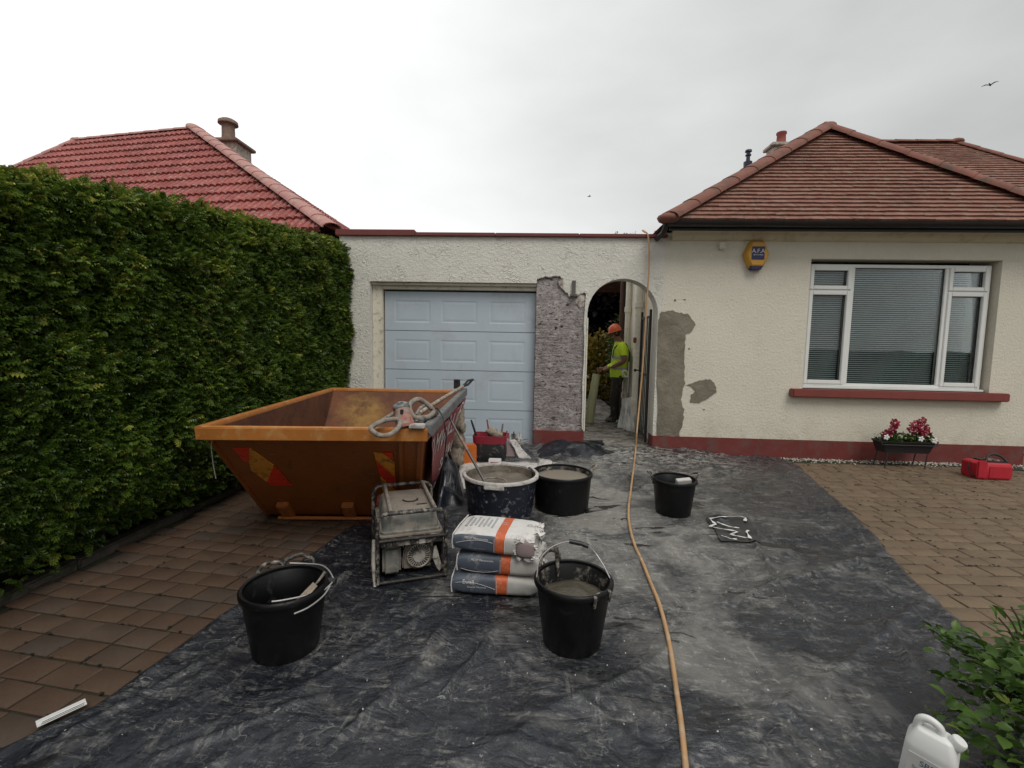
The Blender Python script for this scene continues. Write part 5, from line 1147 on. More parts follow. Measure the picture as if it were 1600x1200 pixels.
# ---------------- buckets and tubs ----------------
def arc_pts(c, r, a0, a1, n_, zf): return [Vector((c[0]+r*math.cos(a), c[1]+r*math.sin(a), zf(a))) for a in np.linspace(a0, a1, n_)]
def bucket(name, label, cat, loc, rb, rt, h, fill=None, fillmat='mortar', mat='bucket', inner='bucket_in', rim=None, wob=.0, seed=0, rimname='rim', rz=0, t=.008, group=None):
    o = thing(name, label, cat, loc, rz, group)
    b = B(); b.lathe([(0, .0), (rb*.96, .0), (rb, .006), (rb+(rt-rb)*.5, h*.5), (rt, h*.97)], 48, wob, seed); b.build('wall', M[mat], o, smooth=50)
    b = B(); b.lathe([(rt-t*.4, h*.985), (rt-t, h*.97), (rb+(rt-rb)*.5-t, h*.5), (rb-t, .012), (0, .012)], 48, wob, seed); b.build('inner_wall', M[inner], o, smooth=50)
    b = B(); b.lathe([(rt-t*1.1, h*.965), (rt-t, h+.004), (rt+.004, h+.006), (rt+.011, h-.002), (rt+.010, h-.020), (rt+.002, h-.024)], 48, wob, seed); b.build(rimname, M[rim or mat], o, smooth=50)
    if fill:
        rf_ = rb+(rt-rb)*fill/h-t; b = B(); b.lathe([(rf_+.004, fill-.02), (rf_*.98, fill), (rf_*.8, fill+.003), (rf_*.55, fill-.004), (rf_*.3, fill+.004), (0.0, fill)], 48, 0, seed)
        for i, v in enumerate(b.v): b.v[i] = (v[0], v[1], v[2]+.012*mn.noise(Vector((v[0]*9, v[1]*9, seed))) if fillmat != 'mortarsm' else v[2])
        b.build('mortar', M[fillmat], o, smooth=70)
    return o
def loop_handle(o, a, rt, h, mat, w_=.075, up=.065, outw=.05, r=.009, name='handle'):
    c = Vector((rt*math.cos(a), rt*math.sin(a), h)); t_ = Vector((-math.sin(a), math.cos(a), 0)); n_ = Vector((math.cos(a), math.sin(a), 0))
    pts = [c+t_*w_+Vector((0, 0, -.05)), c+t_*w_+n_*.008, c+t_*w_*.8+n_*outw*.5+Vector((0, 0, up*.7)), c+n_*outw+Vector((0, 0, up)), c-t_*w_*.8+n_*outw*.5+Vector((0, 0, up*.7)), c-t_*w_+n_*.008, c-t_*w_+Vector((0, 0, -.05))]
    b = B(); b.tube(smooth_line(pts), r, 8); b.build(name, M[mat], o, smooth=60)
# big black bucket, front left
q = G(435, 1047); L0 = (q.x-.045, q.y+.15, .012)
b1 = bucket('black_bucket', 'empty black bucket on the sheet nearest the red-brown paving, wire handle folded down', 'bucket', L0, .150, .190, .315, inner='bucket', t=.009)
loop_handle(b1, R(100), .190, .315, 'cementdk', .075, .035, .05, .011); loop_handle(b1, R(138), .190, .315, 'cementdk', .06, .02, .05, .010)
b = B(); P_ = []
a0, a1 = R(40), R(-62)
pl_ = [(.0, .232, .338), (.10, .215, .342), (.17, .165, .343), (.235, .09, .335), (.245, .06, .325), (.225, -.02, .318), (.17, -.10, .33), (.08, -.17, .338), (.035, -.19, .340)]
SB = lambda L: [(x*.86, y*.86, z-.018) for x, y, z in L]
b.tube(smooth_line(SB([(-.09, .215, .345)]+pl_)), .0042, 7); b.build('wire_handle', M['wire'], b1, smooth=60)
b = B(); b.tube(smooth_line(SB([(.245, .03, .318), (.235, -.04, .30), (.20, -.13, .29), (.15, -.185, .285)])), .0042, 7); b.build('wire_handle', M['wire'], b1, smooth=60)
b = B(); b.lathe([(0, -.02), (.016, -.02), (.016, .02), (0, .02)], 10); 
o = b.build('handle_socket', M['seal'], b1); o.location = (.202, .065, .305); o.rotation_euler = (0, R(90), 0)
tr = thing('trowel', 'trowel with mortar-crusted blade leaning inside the empty black bucket', 'trowel', (L0[0], L0[1], L0[2]))
b = B(); A_, B_2 = Vector((.055, -.09, .215)), Vector((.145, .012, .315)); d = (B_2-A_).normalized(); s = d.cross(Vector((.3, -.6, 1))).normalized()*.03; nn_ = d.cross(s).normalized()*.003
b.add([A_-nn_, A_+s*.6+(B_2-A_)*.35-nn_, B_2+s*.5-nn_, B_2-s*.5-nn_, A_-s*.6+(B_2-A_)*.35-nn_, A_+nn_, A_+s*.6+(B_2-A_)*.35+nn_, B_2+s*.5+nn_, B_2-s*.5+nn_, A_-s*.6+(B_2-A_)*.35+nn_], [(4, 3, 2, 1, 0), (5, 6, 7, 8, 9)]+[(i, (i+1) % 5, (i+1) % 5+5, i+5) for i in range(5)]); b.build('blade', M['wood'], tr)
b = B(); b.tube([B_2, B_2+d*.02, B_2+d*.06+Vector((0, 0, .01))], [.004, .006, .008], 7); b.build('tang', M['cement'], tr, smooth=60)
# middle bucket with mortar
q = G(896, 1030); L0 = (q.x, q.y+.125, .012)
b2 = bucket('black_bucket', 'black bucket half full of dark wet mortar, beside the cement bags', 'bucket', L0, .145, .188, .33, fill=.235, fillmat='mortardk', seed=3, t=.008)
loop_handle(b2, R(125), .188, .33, 'cementdk', .065, .06, .02, .010); loop_handle(b2, R(-50), .188, .33, 'cementdk', .05, -.01, -.02, .008)
b = B(); b.tube(smooth_line([(-.185, -.02, .335), (-.17, .04, .40), (-.10, .10, .445), (0, .13, .462), (.09, .12, .44), (.15, .07, .38), (.187, .0, .325)]), .0036, 6); b.build('wire_handle', M['wire'], b2, smooth=60)
b = B(); b.tube([(-.015, .131, .463), (.045, .13, .453), (.085, .122, .442)], .012, 9); b.build('grip', M['blackplastic'], b2, smooth=60)
b = B(); b.tube([(-.085, .165, .43), (-.075, .16, .36), (-.07, .15, .28), (-.07, .145, .26)], [.014, .012, .009, .004], 7); b.build('mortar_drip', M['cementdk'], b2, smooth=60)
# small bucket
q = G(1059, 812); L0 = (q.x, q.y+.15, .012)
b3 = bucket('black_bucket', 'black rubber bucket with two ear handles and a pale block inside, right of the hose', 'bucket', L0, .152, .186, .315, inner='bucket', seed=5)
loop_handle(b3, R(170), .186, .315, 'cementdk', .05, .045, .05, .008); loop_handle(b3, R(20), .186, .315, 'cementdk', .05, .03, .07, .008)
b = B(); b.cbox((0, 0, 0), (.13, .05, .12), (.25, -.1, .1)); o = b.build('block', M['whitedirty'], bevel=.004); o.name = 'sponge_block'; o.location = (L0[0]+.075, L0[1]-.02, .275); setp(o, 'off-white sponge block standing inside the bucket right of the hose', 'block')
# wide shallow tub
q = G(878, 812); L0 = (q.x+.01, q.y+.29, .012)
b4 = bucket('black_tub', 'wide black rubber tub full of smooth grey mortar with a whitened handle', 'tub', L0, .245, .268, .330, fill=.285, fillmat='mortarsm', inner='bucket_in', seed=8)
loop_handle(b4, R(12),   .268, .330, 'cement', .045, .06, .06, .009); loop_handle(b4, R(195),   .268, .330, 'cementdk', .045, .05, .05, .009)
# dark blue tub
q = G(777, 818); L1_ = (q.x, q.y+.31, .012)
b5 = bucket('mixing_tub', 'large dark blue mixing tub splashed white, mortar-caked white rim', 'tub', L1_, .290, .335, .335, fill=.265, fillmat='mortar', mat='tubblue', inner='mortar', rim='rimwhite', seed=11, t=.02)
b = B(); a = R(-95); b.M = Matrix.Translation((.338*math.cos(a), .338*math.sin(a), .305)) @ Matrix.Rotation(a, 4, 'Z'); b.box(-.004, .016, -.085, .085, -.02, .012); b.build('lip', M['rimwhite'], b5, bevel=.006)
pm = thing('mixing_paddle', 'long steel mixing paddle with ring end standing in the blue tub against the banner', 'mixing paddle', L1_)
E0 = G(757, 752, .30)-Vector(L1_); E1 = W(702, 652, E0.y+L1_[1]+.25)-Vector(L1_)
b = B(); b.tube([E0, E0.lerp(E1, .5)], .0125, 8); b.tube([E0.lerp(E1, .5)+Vector((0, 0, -.01)), E1], .0105, 8); b.build('shaft', M['steel'], pm, smooth=60)
b = B(); b.tube([E0.lerp(E1, .48), E0.lerp(E1, .68)], .014, 8); b.build('orange_sleeve', M['motor'], pm, smooth=60)
rc_ = G(769, 764, .275)-Vector(L1_); b = B(); b.ring([(rc_.x+.115*math.cos(a), rc_.y+.10+.10*math.sin(a), .290+.014*math.sin(a)) for a in np.linspace(0, 2*math.pi, 32)[:-1]], .007, 7); b.tube([E0, (E0.x+.0, E0.y, .28)], .016, 8); b.build('ring_head', M['cement'], pm, smooth=60)

# ---------------- cement bags ----------------
BLn, BDp, BHt = .50, .33, .131
def bag(label, loc, rz, topwhite=False, tilt=(0, 0), texts=(), seed=0, sx=1.0):
    o = thing('mortar_bag', label, 'bag', loc, rz, 'paper sacks stacked on the sheet'); o.rotation_euler = (tilt[0], tilt[1], rz)
    nx, na = 42, 40; hx_, hy, hz = BLn*sx/2, BDp/2, BHt/2
    def prof(x):
        e = abs(x)/hx_; s_ = 1-.30*e**7 - .05*e*e
        if x > 0: s_ -= .10*e**4
        return s_
    rings = []; b = B()
    for i in range(nx+1):
        x = -hx_+2*hx_*i/nx; s_ = prof(x); rg = []
        for k_ in range(na):
            a = 2*math.pi*k_/na; c_, s2 = math.cos(a), math.sin(a); y = math.copysign(abs(c_)**.42, c_)*hy*(.93+.07*s_); z = math.copysign(abs(s2)**.5, s2)*hz*s_
            cr = .018*max(0, x/hx_-.55)/.45+.0035; nz_ = mn.noise(Vector((x*9, y*9+seed, z*12)))+.5*mn.noise(Vector((x*23, y*20+seed, z*25)))
            rg.append((x+ (cr*nz_ if i == nx else 0), y+cr*nz_, z*(1+cr*nz_*3)+hz))
        rings.append(rg)
    b.loft(rings)
    mi = []
    for i in range(nx):
        x = -hx_+2*hx_*(i+.5)/nx
        for k_ in range(na):
            a = 2*math.pi*(k_+.5)/na; top = math.sin(a) > .62 and topwhite
            if .006 < x < .072: m_ = 2
            elif x >= .068: m_ = 1 if top else 3
            else: m_ = 1 if top else 0
            mi.append(m_)
    b.mi = mi+[0, 3]; b.build('sack', [M['bag_navy'], M['bag_white'], M['bag_or'], M['bag_grey']], o, smooth=60)
    def front(x, z): zz = min(.999, abs(z-hz)/(hz*prof(x))); s2 = zz**2; c_ = math.sqrt(max(0, 1-s2*s2)) if False else math.sqrt(max(0, 1-(zz**(1/.5))**2)); return -(c_**.42)*hy*(.93+.07*prof(x))-.0045
    for (txt, x0, z0, size, mt) in texts:
        tv_, tf_ = text_verts(txt, size); b = B(); b.add([(x+x0, front(x+x0, z0+z), z0+z) for x, z in tv_], tf_); b.build('lettering', M[mt], o)
    b = B(); pts = [(x, front(x, hz+.035*math.sin((x+.24)*9.5+seed*.9)-.01), hz+.035*math.sin((x+.24)*9.5+seed*.9)-.01) for x in np.linspace(-hx_+.02, 0, 22)]; b.tube(pts, .0010, 4); b.build('printed_curve', M['print'], o)
    for xe in (.008, .070):
        b = B(); b.tube([(xe, front(xe, z), z) for z in np.linspace(hz*.35, hz*1.6, 8)], .0012, 4); b.build('stripe_border', M['print'], o)
    b = B(); b.tube([(-hx_-.002, -hy*.95, hz*.3), (-hx_-.006, -hy*.97, hz), (-hx_-.002, -hy*.95, hz*1.65), (-hx_-.002, -hy*.2, hz*1.8), (-hx_-.002, hy*.9, hz*1.7)], .004, 5); b.build('end_seam', M['bag_white'], o, smooth=60)
    return o
bc = Vector((-.205, 2.76, .014))
g1 = bag('bottom slate-grey cement bag of the stack of three, orange stripe', (bc.x, bc.y, .013), R(-1), seed=1, texts=(('Ewall', -.16, .09, .034, 'print'), ('Exterior Monorex', -.11, .062, .015, 'print')), sx=1.03)
g2 = bag('middle slate-grey cement bag of the stack of three, orange stripe', (bc.x+.03, bc.y+.005, .013+BHt-.006), R(-5), seed=4, texts=(('MC ET Monocouche', -.10, .095, .016, 'print'), ('through coloured', -.09, .035, .011, 'printg')))
g3 = bag('topmost cement bag with white printed top, torn open at its right end', (bc.x+.005, bc.y-.005, .013+2*BHt-.008), R(-9), topwhite=True, seed=7, texts=(('MC ET Monocouche', -.10, .098, .017, 'print'), ('through coloured', -.09, .04, .012, 'printg')), sx=.98)
b = B()
for i in range(7): b.box(-.20+i*.027, -.188+i*.027, -.07+(i % 3)*.01, .09-(i % 2)*.03, BHt-.001, BHt+.0015)
b.build('printed_lines', M['printg'], g3)
b = B(); b.ring([(.03+.018*math.cos(a), .02+.016*math.sin(a), BHt) for a in np.linspace(0, 6.28, 14)[:-1]], .0016, 4); b.ring([(.185+.014*math.cos(a), .03+.014*math.sin(a), BHt) for a in np.linspace(0, 6.28, 14)[:-1]], .0016, 4); b.build('printed_symbols', M['printg'], g3)
b = B(); b.loft([[(.193+w_*math.copysign(abs(math.cos(a))**.55, math.cos(a)), y, .062+h_*math.copysign(abs(math.sin(a))**.55, math.sin(a))) for a in np.linspace(0, 6.283, 25)[:-1]] for (w_, h_, y) in ((.056, .050, -.13), (.058, .052, -.158), (.054, .047, -.170), (.040, .034, -.176))])
b.build('spilled_powder', M['mauve'], g3, smooth=60, label='mauve powder showing through the torn paper')
random.seed(22); b = B()
for i in range(30):
    a = random.uniform(0, 6.283); c_, s_ = math.cos(a), math.sin(a); base = Vector((.193+.060*math.copysign(abs(c_)**.55, c_), -.160, .062+.054*math.copysign(abs(s_)**.55, s_))); s2 = random.uniform(.010, .026)
    e = Euler((random.uniform(-.9, .9), random.uniform(-.9, .9), random.uniform(-.9, .9))).to_matrix()
    b.add([base+e @ Vector(v) for v in ((-s2, 0, -s2*.6), (0, -.006, -s2*.7), (s2*1.2, 0, -s2*.3), (s2, .004, s2*.6), (0, -.008, s2*.5), (-s2*.8, .004, s2*.7))], [(0, 1, 4, 5), (1, 2, 3, 4)])
o = b.build('torn_paper_edge', M['bag_white'], g3); o.modifiers.new('Solidify', 'SOLIDIFY').thickness = .0015
for gg_, n_ in ((g1, 16), (g2, 26), (g3, 40)):
    b = B()
    for i in range(n_):
        c = Vector((BLn/2+random.uniform(-.035, .015), random.uniform(-.14, .10), random.uniform(.02, BHt+.005))); s_ = random.uniform(.012, .034); e = Euler((random.uniform(0, 3),)*2+(random.uniform(0, 6),)).to_matrix()
        b.add([c+e @ Vector(v) for v in ((-s_, -s_*.5, 0), (0, -s_*.4, s_*.35), (s_, -s_*.5, 0), (s_, s_*.5, s_*.2), (0, s_*.6, -s_*.2), (-s_, s_*.5, .1*s_))], [(0, 1, 4, 5), (1, 2, 3, 4)])
    o = b.build('crumpled_end', M['bag_white' if gg_ is g3 else 'bag_grey'], gg_); o.modifiers.new('Solidify', 'SOLIDIFY').thickness = .0015

# ---------------- hose ----------------
def gz(px, py, dz=.012): q = G(px, py); q.z = tarp_z(q.x, q.y)+dz; return q
pts = [W(1003, 361, 7.4)+Vector((.05, 0, -.02)), W(1004, 360, 6.75), W(1008, 362, 6.5), W(1013, 372, 6.43), W(1014, 420, 6.42), W(1010, 480, 6.40), W(1005, 560, 6.36), W(999, 630, 6.27), W(995, 675, 6.12)]
pts += [gz(992, 722, .02), gz(986, 765), gz(982, 800), gz(983, 822), gz(991, 855), gz(1004, 885), gz(1016, 915), gz(1029, 950), gz(1040, 990), gz(1048, 1030), gz(1057, 1090), gz(1064, 1150), gz(1071, 1215), gz(1078, 1280)]
pts.append(Vector((.62, .9, .03))); pts.append(Vector((.7, .5, .03)))
sp = smooth_line(pts, 7)
b = B(); b.tube(sp, .0115, 9)
o = b.build('hose', M['hose'], smooth=60); setp(o, 'long amber hose hanging over the parapet and snaking across the black sheet', 'hose')

# ---------------- worker ----------------
wq = G(957, 661, .095); WK = thing('person', 'worker in orange hard hat and yellow hi-vis vest bending over a tube beyond the arch', 'person', (wq.x, wq.y, .095))
bm = bmesh.new(); me = bpy.data.meshes.new('body')
J = {}; 
def jv(n, co, r, r2=None): J[n] = (bm.verts.new(co), r, r2 or r)
jv('pel', (.06, 0, .93), .125, .15); jv('sp', (.085, 0, 1.12), .12, .145); jv('ch', (.10, 0, 1.36), .125, .16); jv('nk', (.05, 0, 1.53), .062); jv('hb', (.015, 0, 1.585), .062); jv('hd', (-.02, 0, 1.665), .088, .078)
for s, n in ((-1, 'R'), (1, 'L')):
    jv('sh'+n, (.09, s*.185, 1.43), .078); jv('el'+n, (.13, s*.25, 1.16), .05); jv('wr'+n, (-.17, s*.13, 1.0), .032, .036); jv('pm'+n, (-.235, s*.11, .985), .026, .042)
    jv('hp'+n, (.065, s*.10, .87), .105); jv('kn'+n, (.02+.04*s, s*.11, .50), .078); jv('an'+n, (.05+.05*s, s*.115, .11), .052); jv('to'+n, (-.11+.05*s, s*.125, .05), .042, .05); jv('he'+n, (.09+.05*s, s*.115, .05), .04)
E_ = [('pel', 'sp'), ('sp', 'ch'), ('ch', 'nk'), ('nk', 'hb'), ('hb', 'hd')]
for n in 'RL': E_ += [('ch', 'sh'+n), ('sh'+n, 'el'+n), ('el'+n, 'wr'+n), ('wr'+n, 'pm'+n), ('pel', 'hp'+n), ('hp'+n, 'kn'+n), ('kn'+n, 'an'+n), ('an'+n, 'to'+n), ('an'+n, 'he'+n)]
for a, c in E_: bm.edges.new((J[a][0], J[c][0]))
order = list(J); bm.verts.index_update(); bm.to_mesh(me); bm.free()
ob = bpy.data.objects.new('body', me); COL.objects.link(ob)
ob.modifiers.new('Skin', 'SKIN'); 
if not me.skin_vertices: 
    lay = None
sv = me.skin_vertices[0].data if me.skin_vertices else None
if sv is None:
    bm = bmesh.new(); bm.from_mesh(me); bm.verts.layers.skin.verify(); bm.to_mesh(me); bm.free(); sv = me.skin_vertices[0].data
for i, n in enumerate(order): sv[i].radius = (J[n][1], J[n][2]); sv[i].use_root = (n == 'pel')
ss = ob.modifiers.new('Sub', 'SUBSURF'); ss.levels = 2; ss.render_levels = 2
bpy.context.view_layer.update(); me2 = bpy.data.meshes.new_from_object(ob.evaluated_get(bpy.context.evaluated_depsgraph_get()))
bpy.data.objects.remove(ob)
b = B(); b.v = [tuple(v.co) for v in me2.vertices]; b.f = [tuple(p.vertices) for p in me2.polygons]; b.mi = []
for p in me2.polygons:
    c = p.center; arm = abs(c.y) > .19 or c.x < -.11
    if c.z < .125: m_ = 3
    elif c.z < .90 and not (c.x < -.1): m_ = 2
    elif c.z > 1.50: m_ = 0
    elif arm and c.z < 1.27: m_ = 0
    else: m_ = 1
    b.mi.append(m_)
# fingers and thumb closed round the tube, nose, ears
for s in (-1, 1):
    for k_ in range(4):
        y0 = s*.11; z0 = 1.012-k_*.018; L_ = (.9, 1, .95, .75)[k_]
        b.cur = 0; b.tube([(-.245, y0-s*.0, z0), (-.275, y0-s*.006, z0-.002), (-.303, y0-s*.03*L_, z0-.006), (-.308, y0-s*.055*L_, z0-.010)], [.0105, .010, .009, .007], 6)
    b.tube([(-.22, y0-s*.02, 1.02), (-.25, y0-s*.045, 1.03), (-.275, y0-s*.06, 1.015)], [.012, .011, .008], 6)
b.loft([[(-.100, -.014, 1.655), (-.100, .014, 1.655), (-.098, .008, 1.70), (-.098, -.008, 1.70)], [(-.128, -.008, 1.650), (-.128, .008, 1.650), (-.108, .004, 1.69), (-.108, -.004, 1.69)]])
b.ball((-.09, 0, 1.625), .022, .028, .012, 8, 5); b.ball((.0, -.082, 1.665), .018, .010, .03, 8, 5); b.ball((.0, .082, 1.665), .018, .010, .03, 8, 5)
bpy.data.meshes.remove(me2)
b.build('body', [M['skin'], M['hivis'], M['trouser'], M['cementdk']], WK, smooth=60)
b = B(); b.ball((-.095, -.032, 1.685), .010, .011, .008, 8, 5); b.ball((-.095, .032, 1.685), .010, .011, .008, 8, 5); b.build('eyes', M['eye'], WK, smooth=60)
b = B(); b.ball((.0, 0, 1.67), .095, .088, .10, 14, 9)
b.v = [v if v[0] > -.02 or v[2] > 1.72 else (v[0]*.4, v[1]*.8, max(v[2], 1.70)) for v in b.v]; b.build('hair', M['hair'], WK, smooth=60)
def ell(cx_, z, rx, ry, n_=20): return [(cx_+rx*math.cos(a), ry*math.sin(a), z) for a in np.linspace(0, 2*math.pi, n_+1)[:-1]]
b = B(); b.loft([ell(.075, .865, .152, .205), ell(.072, .95, .155, .205), ell(.085, 1.10, .150, .195), ell(.097, 1.25, .152, .195), ell(.105, 1.38, .148, .195), ell(.10, 1.455, .12, .165), ell(.085, 1.50, .085, .11)]); b.build('hi_vis_vest', M['hivisg'], WK, smooth=60)
for z, cx_ in ((1.0, .076), (1.20, .093)):
    b = B(); b.loft([ell(cx_, z, .157, .208), ell(cx_+.003, z+.045, .157, .206)], caps=False); b.build('reflective_band', M['tape'], WK, smooth=60)
b = B()
for s in (-1, 1): b.tube([(-.06, s*.10, 1.22), (-.045, s*.13, 1.38), (.06, s*.13, 1.50), (.17, s*.13, 1.47), (.245, s*.11, 1.30), (.235, s*.1, 1.15)], .012, 5)
b.build('vest_binding', M['trouser'], WK, smooth=60)
b = B(); hm = Matrix.Translation((-.015, 0, 1.70)) @ Matrix.Rotation(R(-16), 4, 'Y'); b.M = hm
b.lathe([(.118, .0), (.115, .03), (.102, .075), (.07, .112), (.03, .127), (0, .13)], 22); b.loft([[(.118*math.cos(a), .118*math.sin(a), .0) for a in np.linspace(0, 6.283, 23)[:-1]], [(.13*math.cos(a)-(.06 if math.cos(a) < -.2 else 0)*abs(math.cos(a)), .128*math.sin(a), -.008) for a in np.linspace(0, 6.283, 23)[:-1]]], caps=False)
b.tube([(-.105, 0, .03), (-.06, 0, .105), (0, 0, .134), (.06, 0, .118), (.10, 0, .05)], .010, 6); b.build('hard_hat', M['helmet'], WK, smooth=60)
b = B(); b.box(.05, .10, -.225, -.2, .72, .9); b.build('tool_pouch', M['bark'], WK, bevel=.01)
X0 = wq.x-.33
b = B(); b.tube([(X0-.10, wq.y-.02, .10), (X0-.06, wq.y-.01, .5), (X0+.005, wq.y, 1.0)], [.080, .078, .072], 16)
o = b.build('pale_green_tube', M['palegreen'], smooth=50); setp(o, 'pale green tube standing upright, held by the worker', 'tube')
wb = thing('folding_workbench', 'low folding bench with pale wooden top left of the worker', 'workbench', (wq.x-.62, wq.y+.5, .095))
b = B(); b.box(-.45, .20, -.2, .2, .80, .84); b.build('top_board', M['wood'], wb, bevel=.006)
for x in (-.35, .12):
    for y in (-.16, .16): b = B(); b.tube([(x, y, .8), (x+.08*(1 if x < 0 else -1), y, 0)], .014, 6); b.build('leg', M['steel'], wb)
b = B(); b.tube([(-.35, -.16, .4), (.10, -.16, .4)], .01, 5); b.build('stretcher', M['steel'], wb)
# downpipes and the side of the bungalow beyond the gate
for (x, y, lab, r_) in ((1.69, 8.75, 'cream downpipe on the side wall beyond the arch, farther of the two', .05), (1.675, 7.75, 'thick cream soil pipe on the side wall beyond the arch, nearer of the two', .062)):
    dp = thing('downpipe', lab, 'pipe', (x, y, .1), 0, 'cream pipes on the side wall')
    b = B(); b.tube([(0, 0, 0), (0, 0, 2.75)], r_, 14); b.build('pipe', M['cream_lit'], dp, smooth=60)
    for z in (.5, 1.3, 2.1): b = B(); b.lathe([(r_+.001, z-.05), (r_+.014, z-.045), (r_+.014, z+.045), (r_+.001, z+.05)], 14); b.build('collar', M['cream_lit'], dp, smooth=50)
b = B(); b.tube([(1.66, 9.2, .05), (1.66, 9.2, 3.05)], .045, 10); o = b.build('brown_post', M['brown'], smooth=60); setp(o, 'tall dark brown post at the far corner of the side wall', 'post')
b = B(); b.box(1.56, 1.75, 6.9, 9.4, 2.88, 2.93); o = b.build('soffit_board', M['upvc'], bun, world=True)
gt = thing('iron_gate', 'black iron gate folded open against the right side of the arch', 'gate', (1.63, 6.8, .1))
for y in (6.76, 7.30): b = B(); b.box(1.615, 1.645, y-.015, y+.015, .12, 2.05); b.build('stile', M['seal'], gt, world=True)
for z in (.2, 1.1, 1.95): b = B(); b.box(1.62, 1.64, 6.775, 7.285, z-.015, z+.015); b.build('rail', M['seal'], gt, world=True)
for y in np.linspace(6.84, 7.22, 5): b = B(); b.tube([(1.63, y, .2), (1.63, y, 1.95)], .008, 6); b.build('bar', M['seal'], gt, world=True)
b = B(); b.tube([(1.615, 7.27, 1.15), (1.56, 7.27, 1.15)], .01, 6); b.ball((1.55, 7.27, 1.15), .024, None, None, 8, 6); b.build('latch_knob', M['seal'], gt, world=True)
for i, ((ax_, ay_, aY), (bx_, by_, bY), lab) in enumerate((((1001, 640, 7.5), (1016, 694, 6.95), 'white plastic trim leaning in the passage, nearest the iron gate'), ((997, 645, 7.6), (1011, 690, 7.1), 'white plastic trim leaning in the passage, middle one of three'), ((1006, 650, 7.4), (1019, 690, 6.9), 'white plastic trim leaning in the passage, tight against the gate'))):
    b = B(); b.tube([W(ax_, ay_, aY), W(bx_, by_, bY)], .016, 4); o = b.build('plastic_trim', M['white']); setp(o, lab, 'trim', 'white trims leaning in the passage')
def sheeting():
    n_ = 22; vs = []; c = [Vector((1.46, 8.1, .10)), Vector((1.66, 7.55, .10)), Vector((1.67, 7.9, .66)), Vector((1.58, 8.3, .60))]
    for j in range(n_+1):
        for i in range(n_+1):
            u, v = i/n_, j/n_; p = (c[0]*(1-u)+c[1]*u)*(1-v)+(c[3]*(1-u)+c[2]*u)*v; f = mn.noise(Vector((u*6, v*1.6, 0)))*.10+mn.noise(Vector((u*15, v*5, 3)))*.05; vs.append(p+Vector((-.4*f, -f, .25*f*v)))
    bb = B(); bb.add(vs, [(j*(n_+1)+i, j*(n_+1)+i+1, (j+1)*(n_+1)+i+1, (j+1)*(n_+1)+i) for j in range(n_) for i in range(n_)]); o = bb.build('plastic_sheeting', M['white'], smooth=80); o.modifiers.new('Solidify', 'SOLIDIFY').thickness = .003
    setp(o, 'crumpled white plastic sheeting propped against the side wall beyond the arch', 'plastic sheet')
sheeting()
b = B()
for k_ in range(4): b.ring([(1.55+.05*math.cos(a+k_), 8.05+.05*math.sin(a*2), 1.05+.06*math.sin(a+k_*.7)) for a in np.linspace(0, 6.283, 16)[:-1]], .006, 5)
o = b.build('cable_tangle', M['white']); setp(o, 'small tangle of pale cable tied to the cream pipe', 'cable')
b = B(); b.cbox((1.60, 7.62, 1.62), (.05, .05, .09)); o = b.build('red_bracket', M['pot'], bevel=.01); setp(o, 'small reddish bracket fixed on the cream soil pipe', 'bracket')

# ---------------- clutter in front of the garage door ----------------
q = G(763, 727); cb_ = thing('black_bag_of_tools', 'black builders bag with crimson rim full of tools by the garage door', 'bag of tools', (q.x, q.y+.2, .015))
b = B(); b.loft([rr_ring(.19, .13, 0, .05), rr_ring(.21, .16, .12, .05), rr_ring(.20, .15, .25, .05)]); 
b.v = [tuple(Vector(v)+Vector((1, 1, .3))*.02*mn.noise(Vector(v)*12)) for v in b.v]; b.build('bag_body', M['blackplastic'], cb_, smooth=60)
b = B(); b.loft([rr_ring(.205, .155, .24, .05), rr_ring(.215, .165, .34, .05)], caps=False); b.loft([rr_ring(.205, .155, .34, .05), rr_ring(.195, .145, .25, .05)], caps=False); b.loft([rr_ring(.215, .165, .34, .05), rr_ring(.205, .155, .341, .05)], caps=False); b.build('crimson_rim', M['maroon'], cb_, smooth=60)
b = B(); b.add(rr_ring(.195, .145, .27, .05), [tuple(range(20))]); b.build('shadowed_inside', M['dark'], cb_)  # near-black sheet, shade inside the bag painted as colour
for (x, y, dx, dy, l, r_, mt, nm, lab) in ((-.15, 0, -.10, .0, .30, .016, 'blackplastic', 'float_handle', 'dark tool handle sticking out leftmost from the crimson-rimmed bag'), (.0, .03, -.05, .03, .30, .013, 'pot', 'hammer_shaft', 'reddish brown tool shaft rising from the middle of the crimson-rimmed bag'), (.13, .0, .03, .0, .26, .015, 'cement', 'brush_handle', 'dusty grey handle sticking out rightmost from the crimson-rimmed bag')):
    b = B(); b.tube([(x, y, .22), (x+dx, y+dy, .22+l)], [r_, r_*.8], 7); o = b.build(nm, M[mt], smooth=60); o.location = (q.x, q.y+.2, .015); setp(o, lab, 'tool handle')
o = lump('dusty_rags', [((q.x+.03, q.y+.22, .36), .09, .08, .06), ((q.x+.11, q.y+.18, .35), .05, .05, .05)], M['beige'], 'dusty rags stuffed in the top of the crimson-rimmed bag', 'rags', .5)
q2 = G(731, 733); b = B(); b.box(-.085, .085, -.09, .09, 0, .27); o = b.build('orange_container', M['orange'], bevel=.02, smooth=40); o.location = (q2.x, q2.y+.1, .015); o.rotation_euler = (0, 0, .2); setp(o, 'upright orange plastic container between the skip and the black bag', 'container')
q3 = W(738, 700, q.y-.02); b = B(); b.prism([(-.045, -.04), (.02, -.06), (.05, -.01), (.03, .05), (-.03, .06)], -.02, .02); o = b.build('yellow_cover', M['gold'], bevel=.008); o.location = (q3.x, q3.y-.02, q3.z); setp(o, 'small bright yellow plastic tool hanging on the orange container', 'tool')
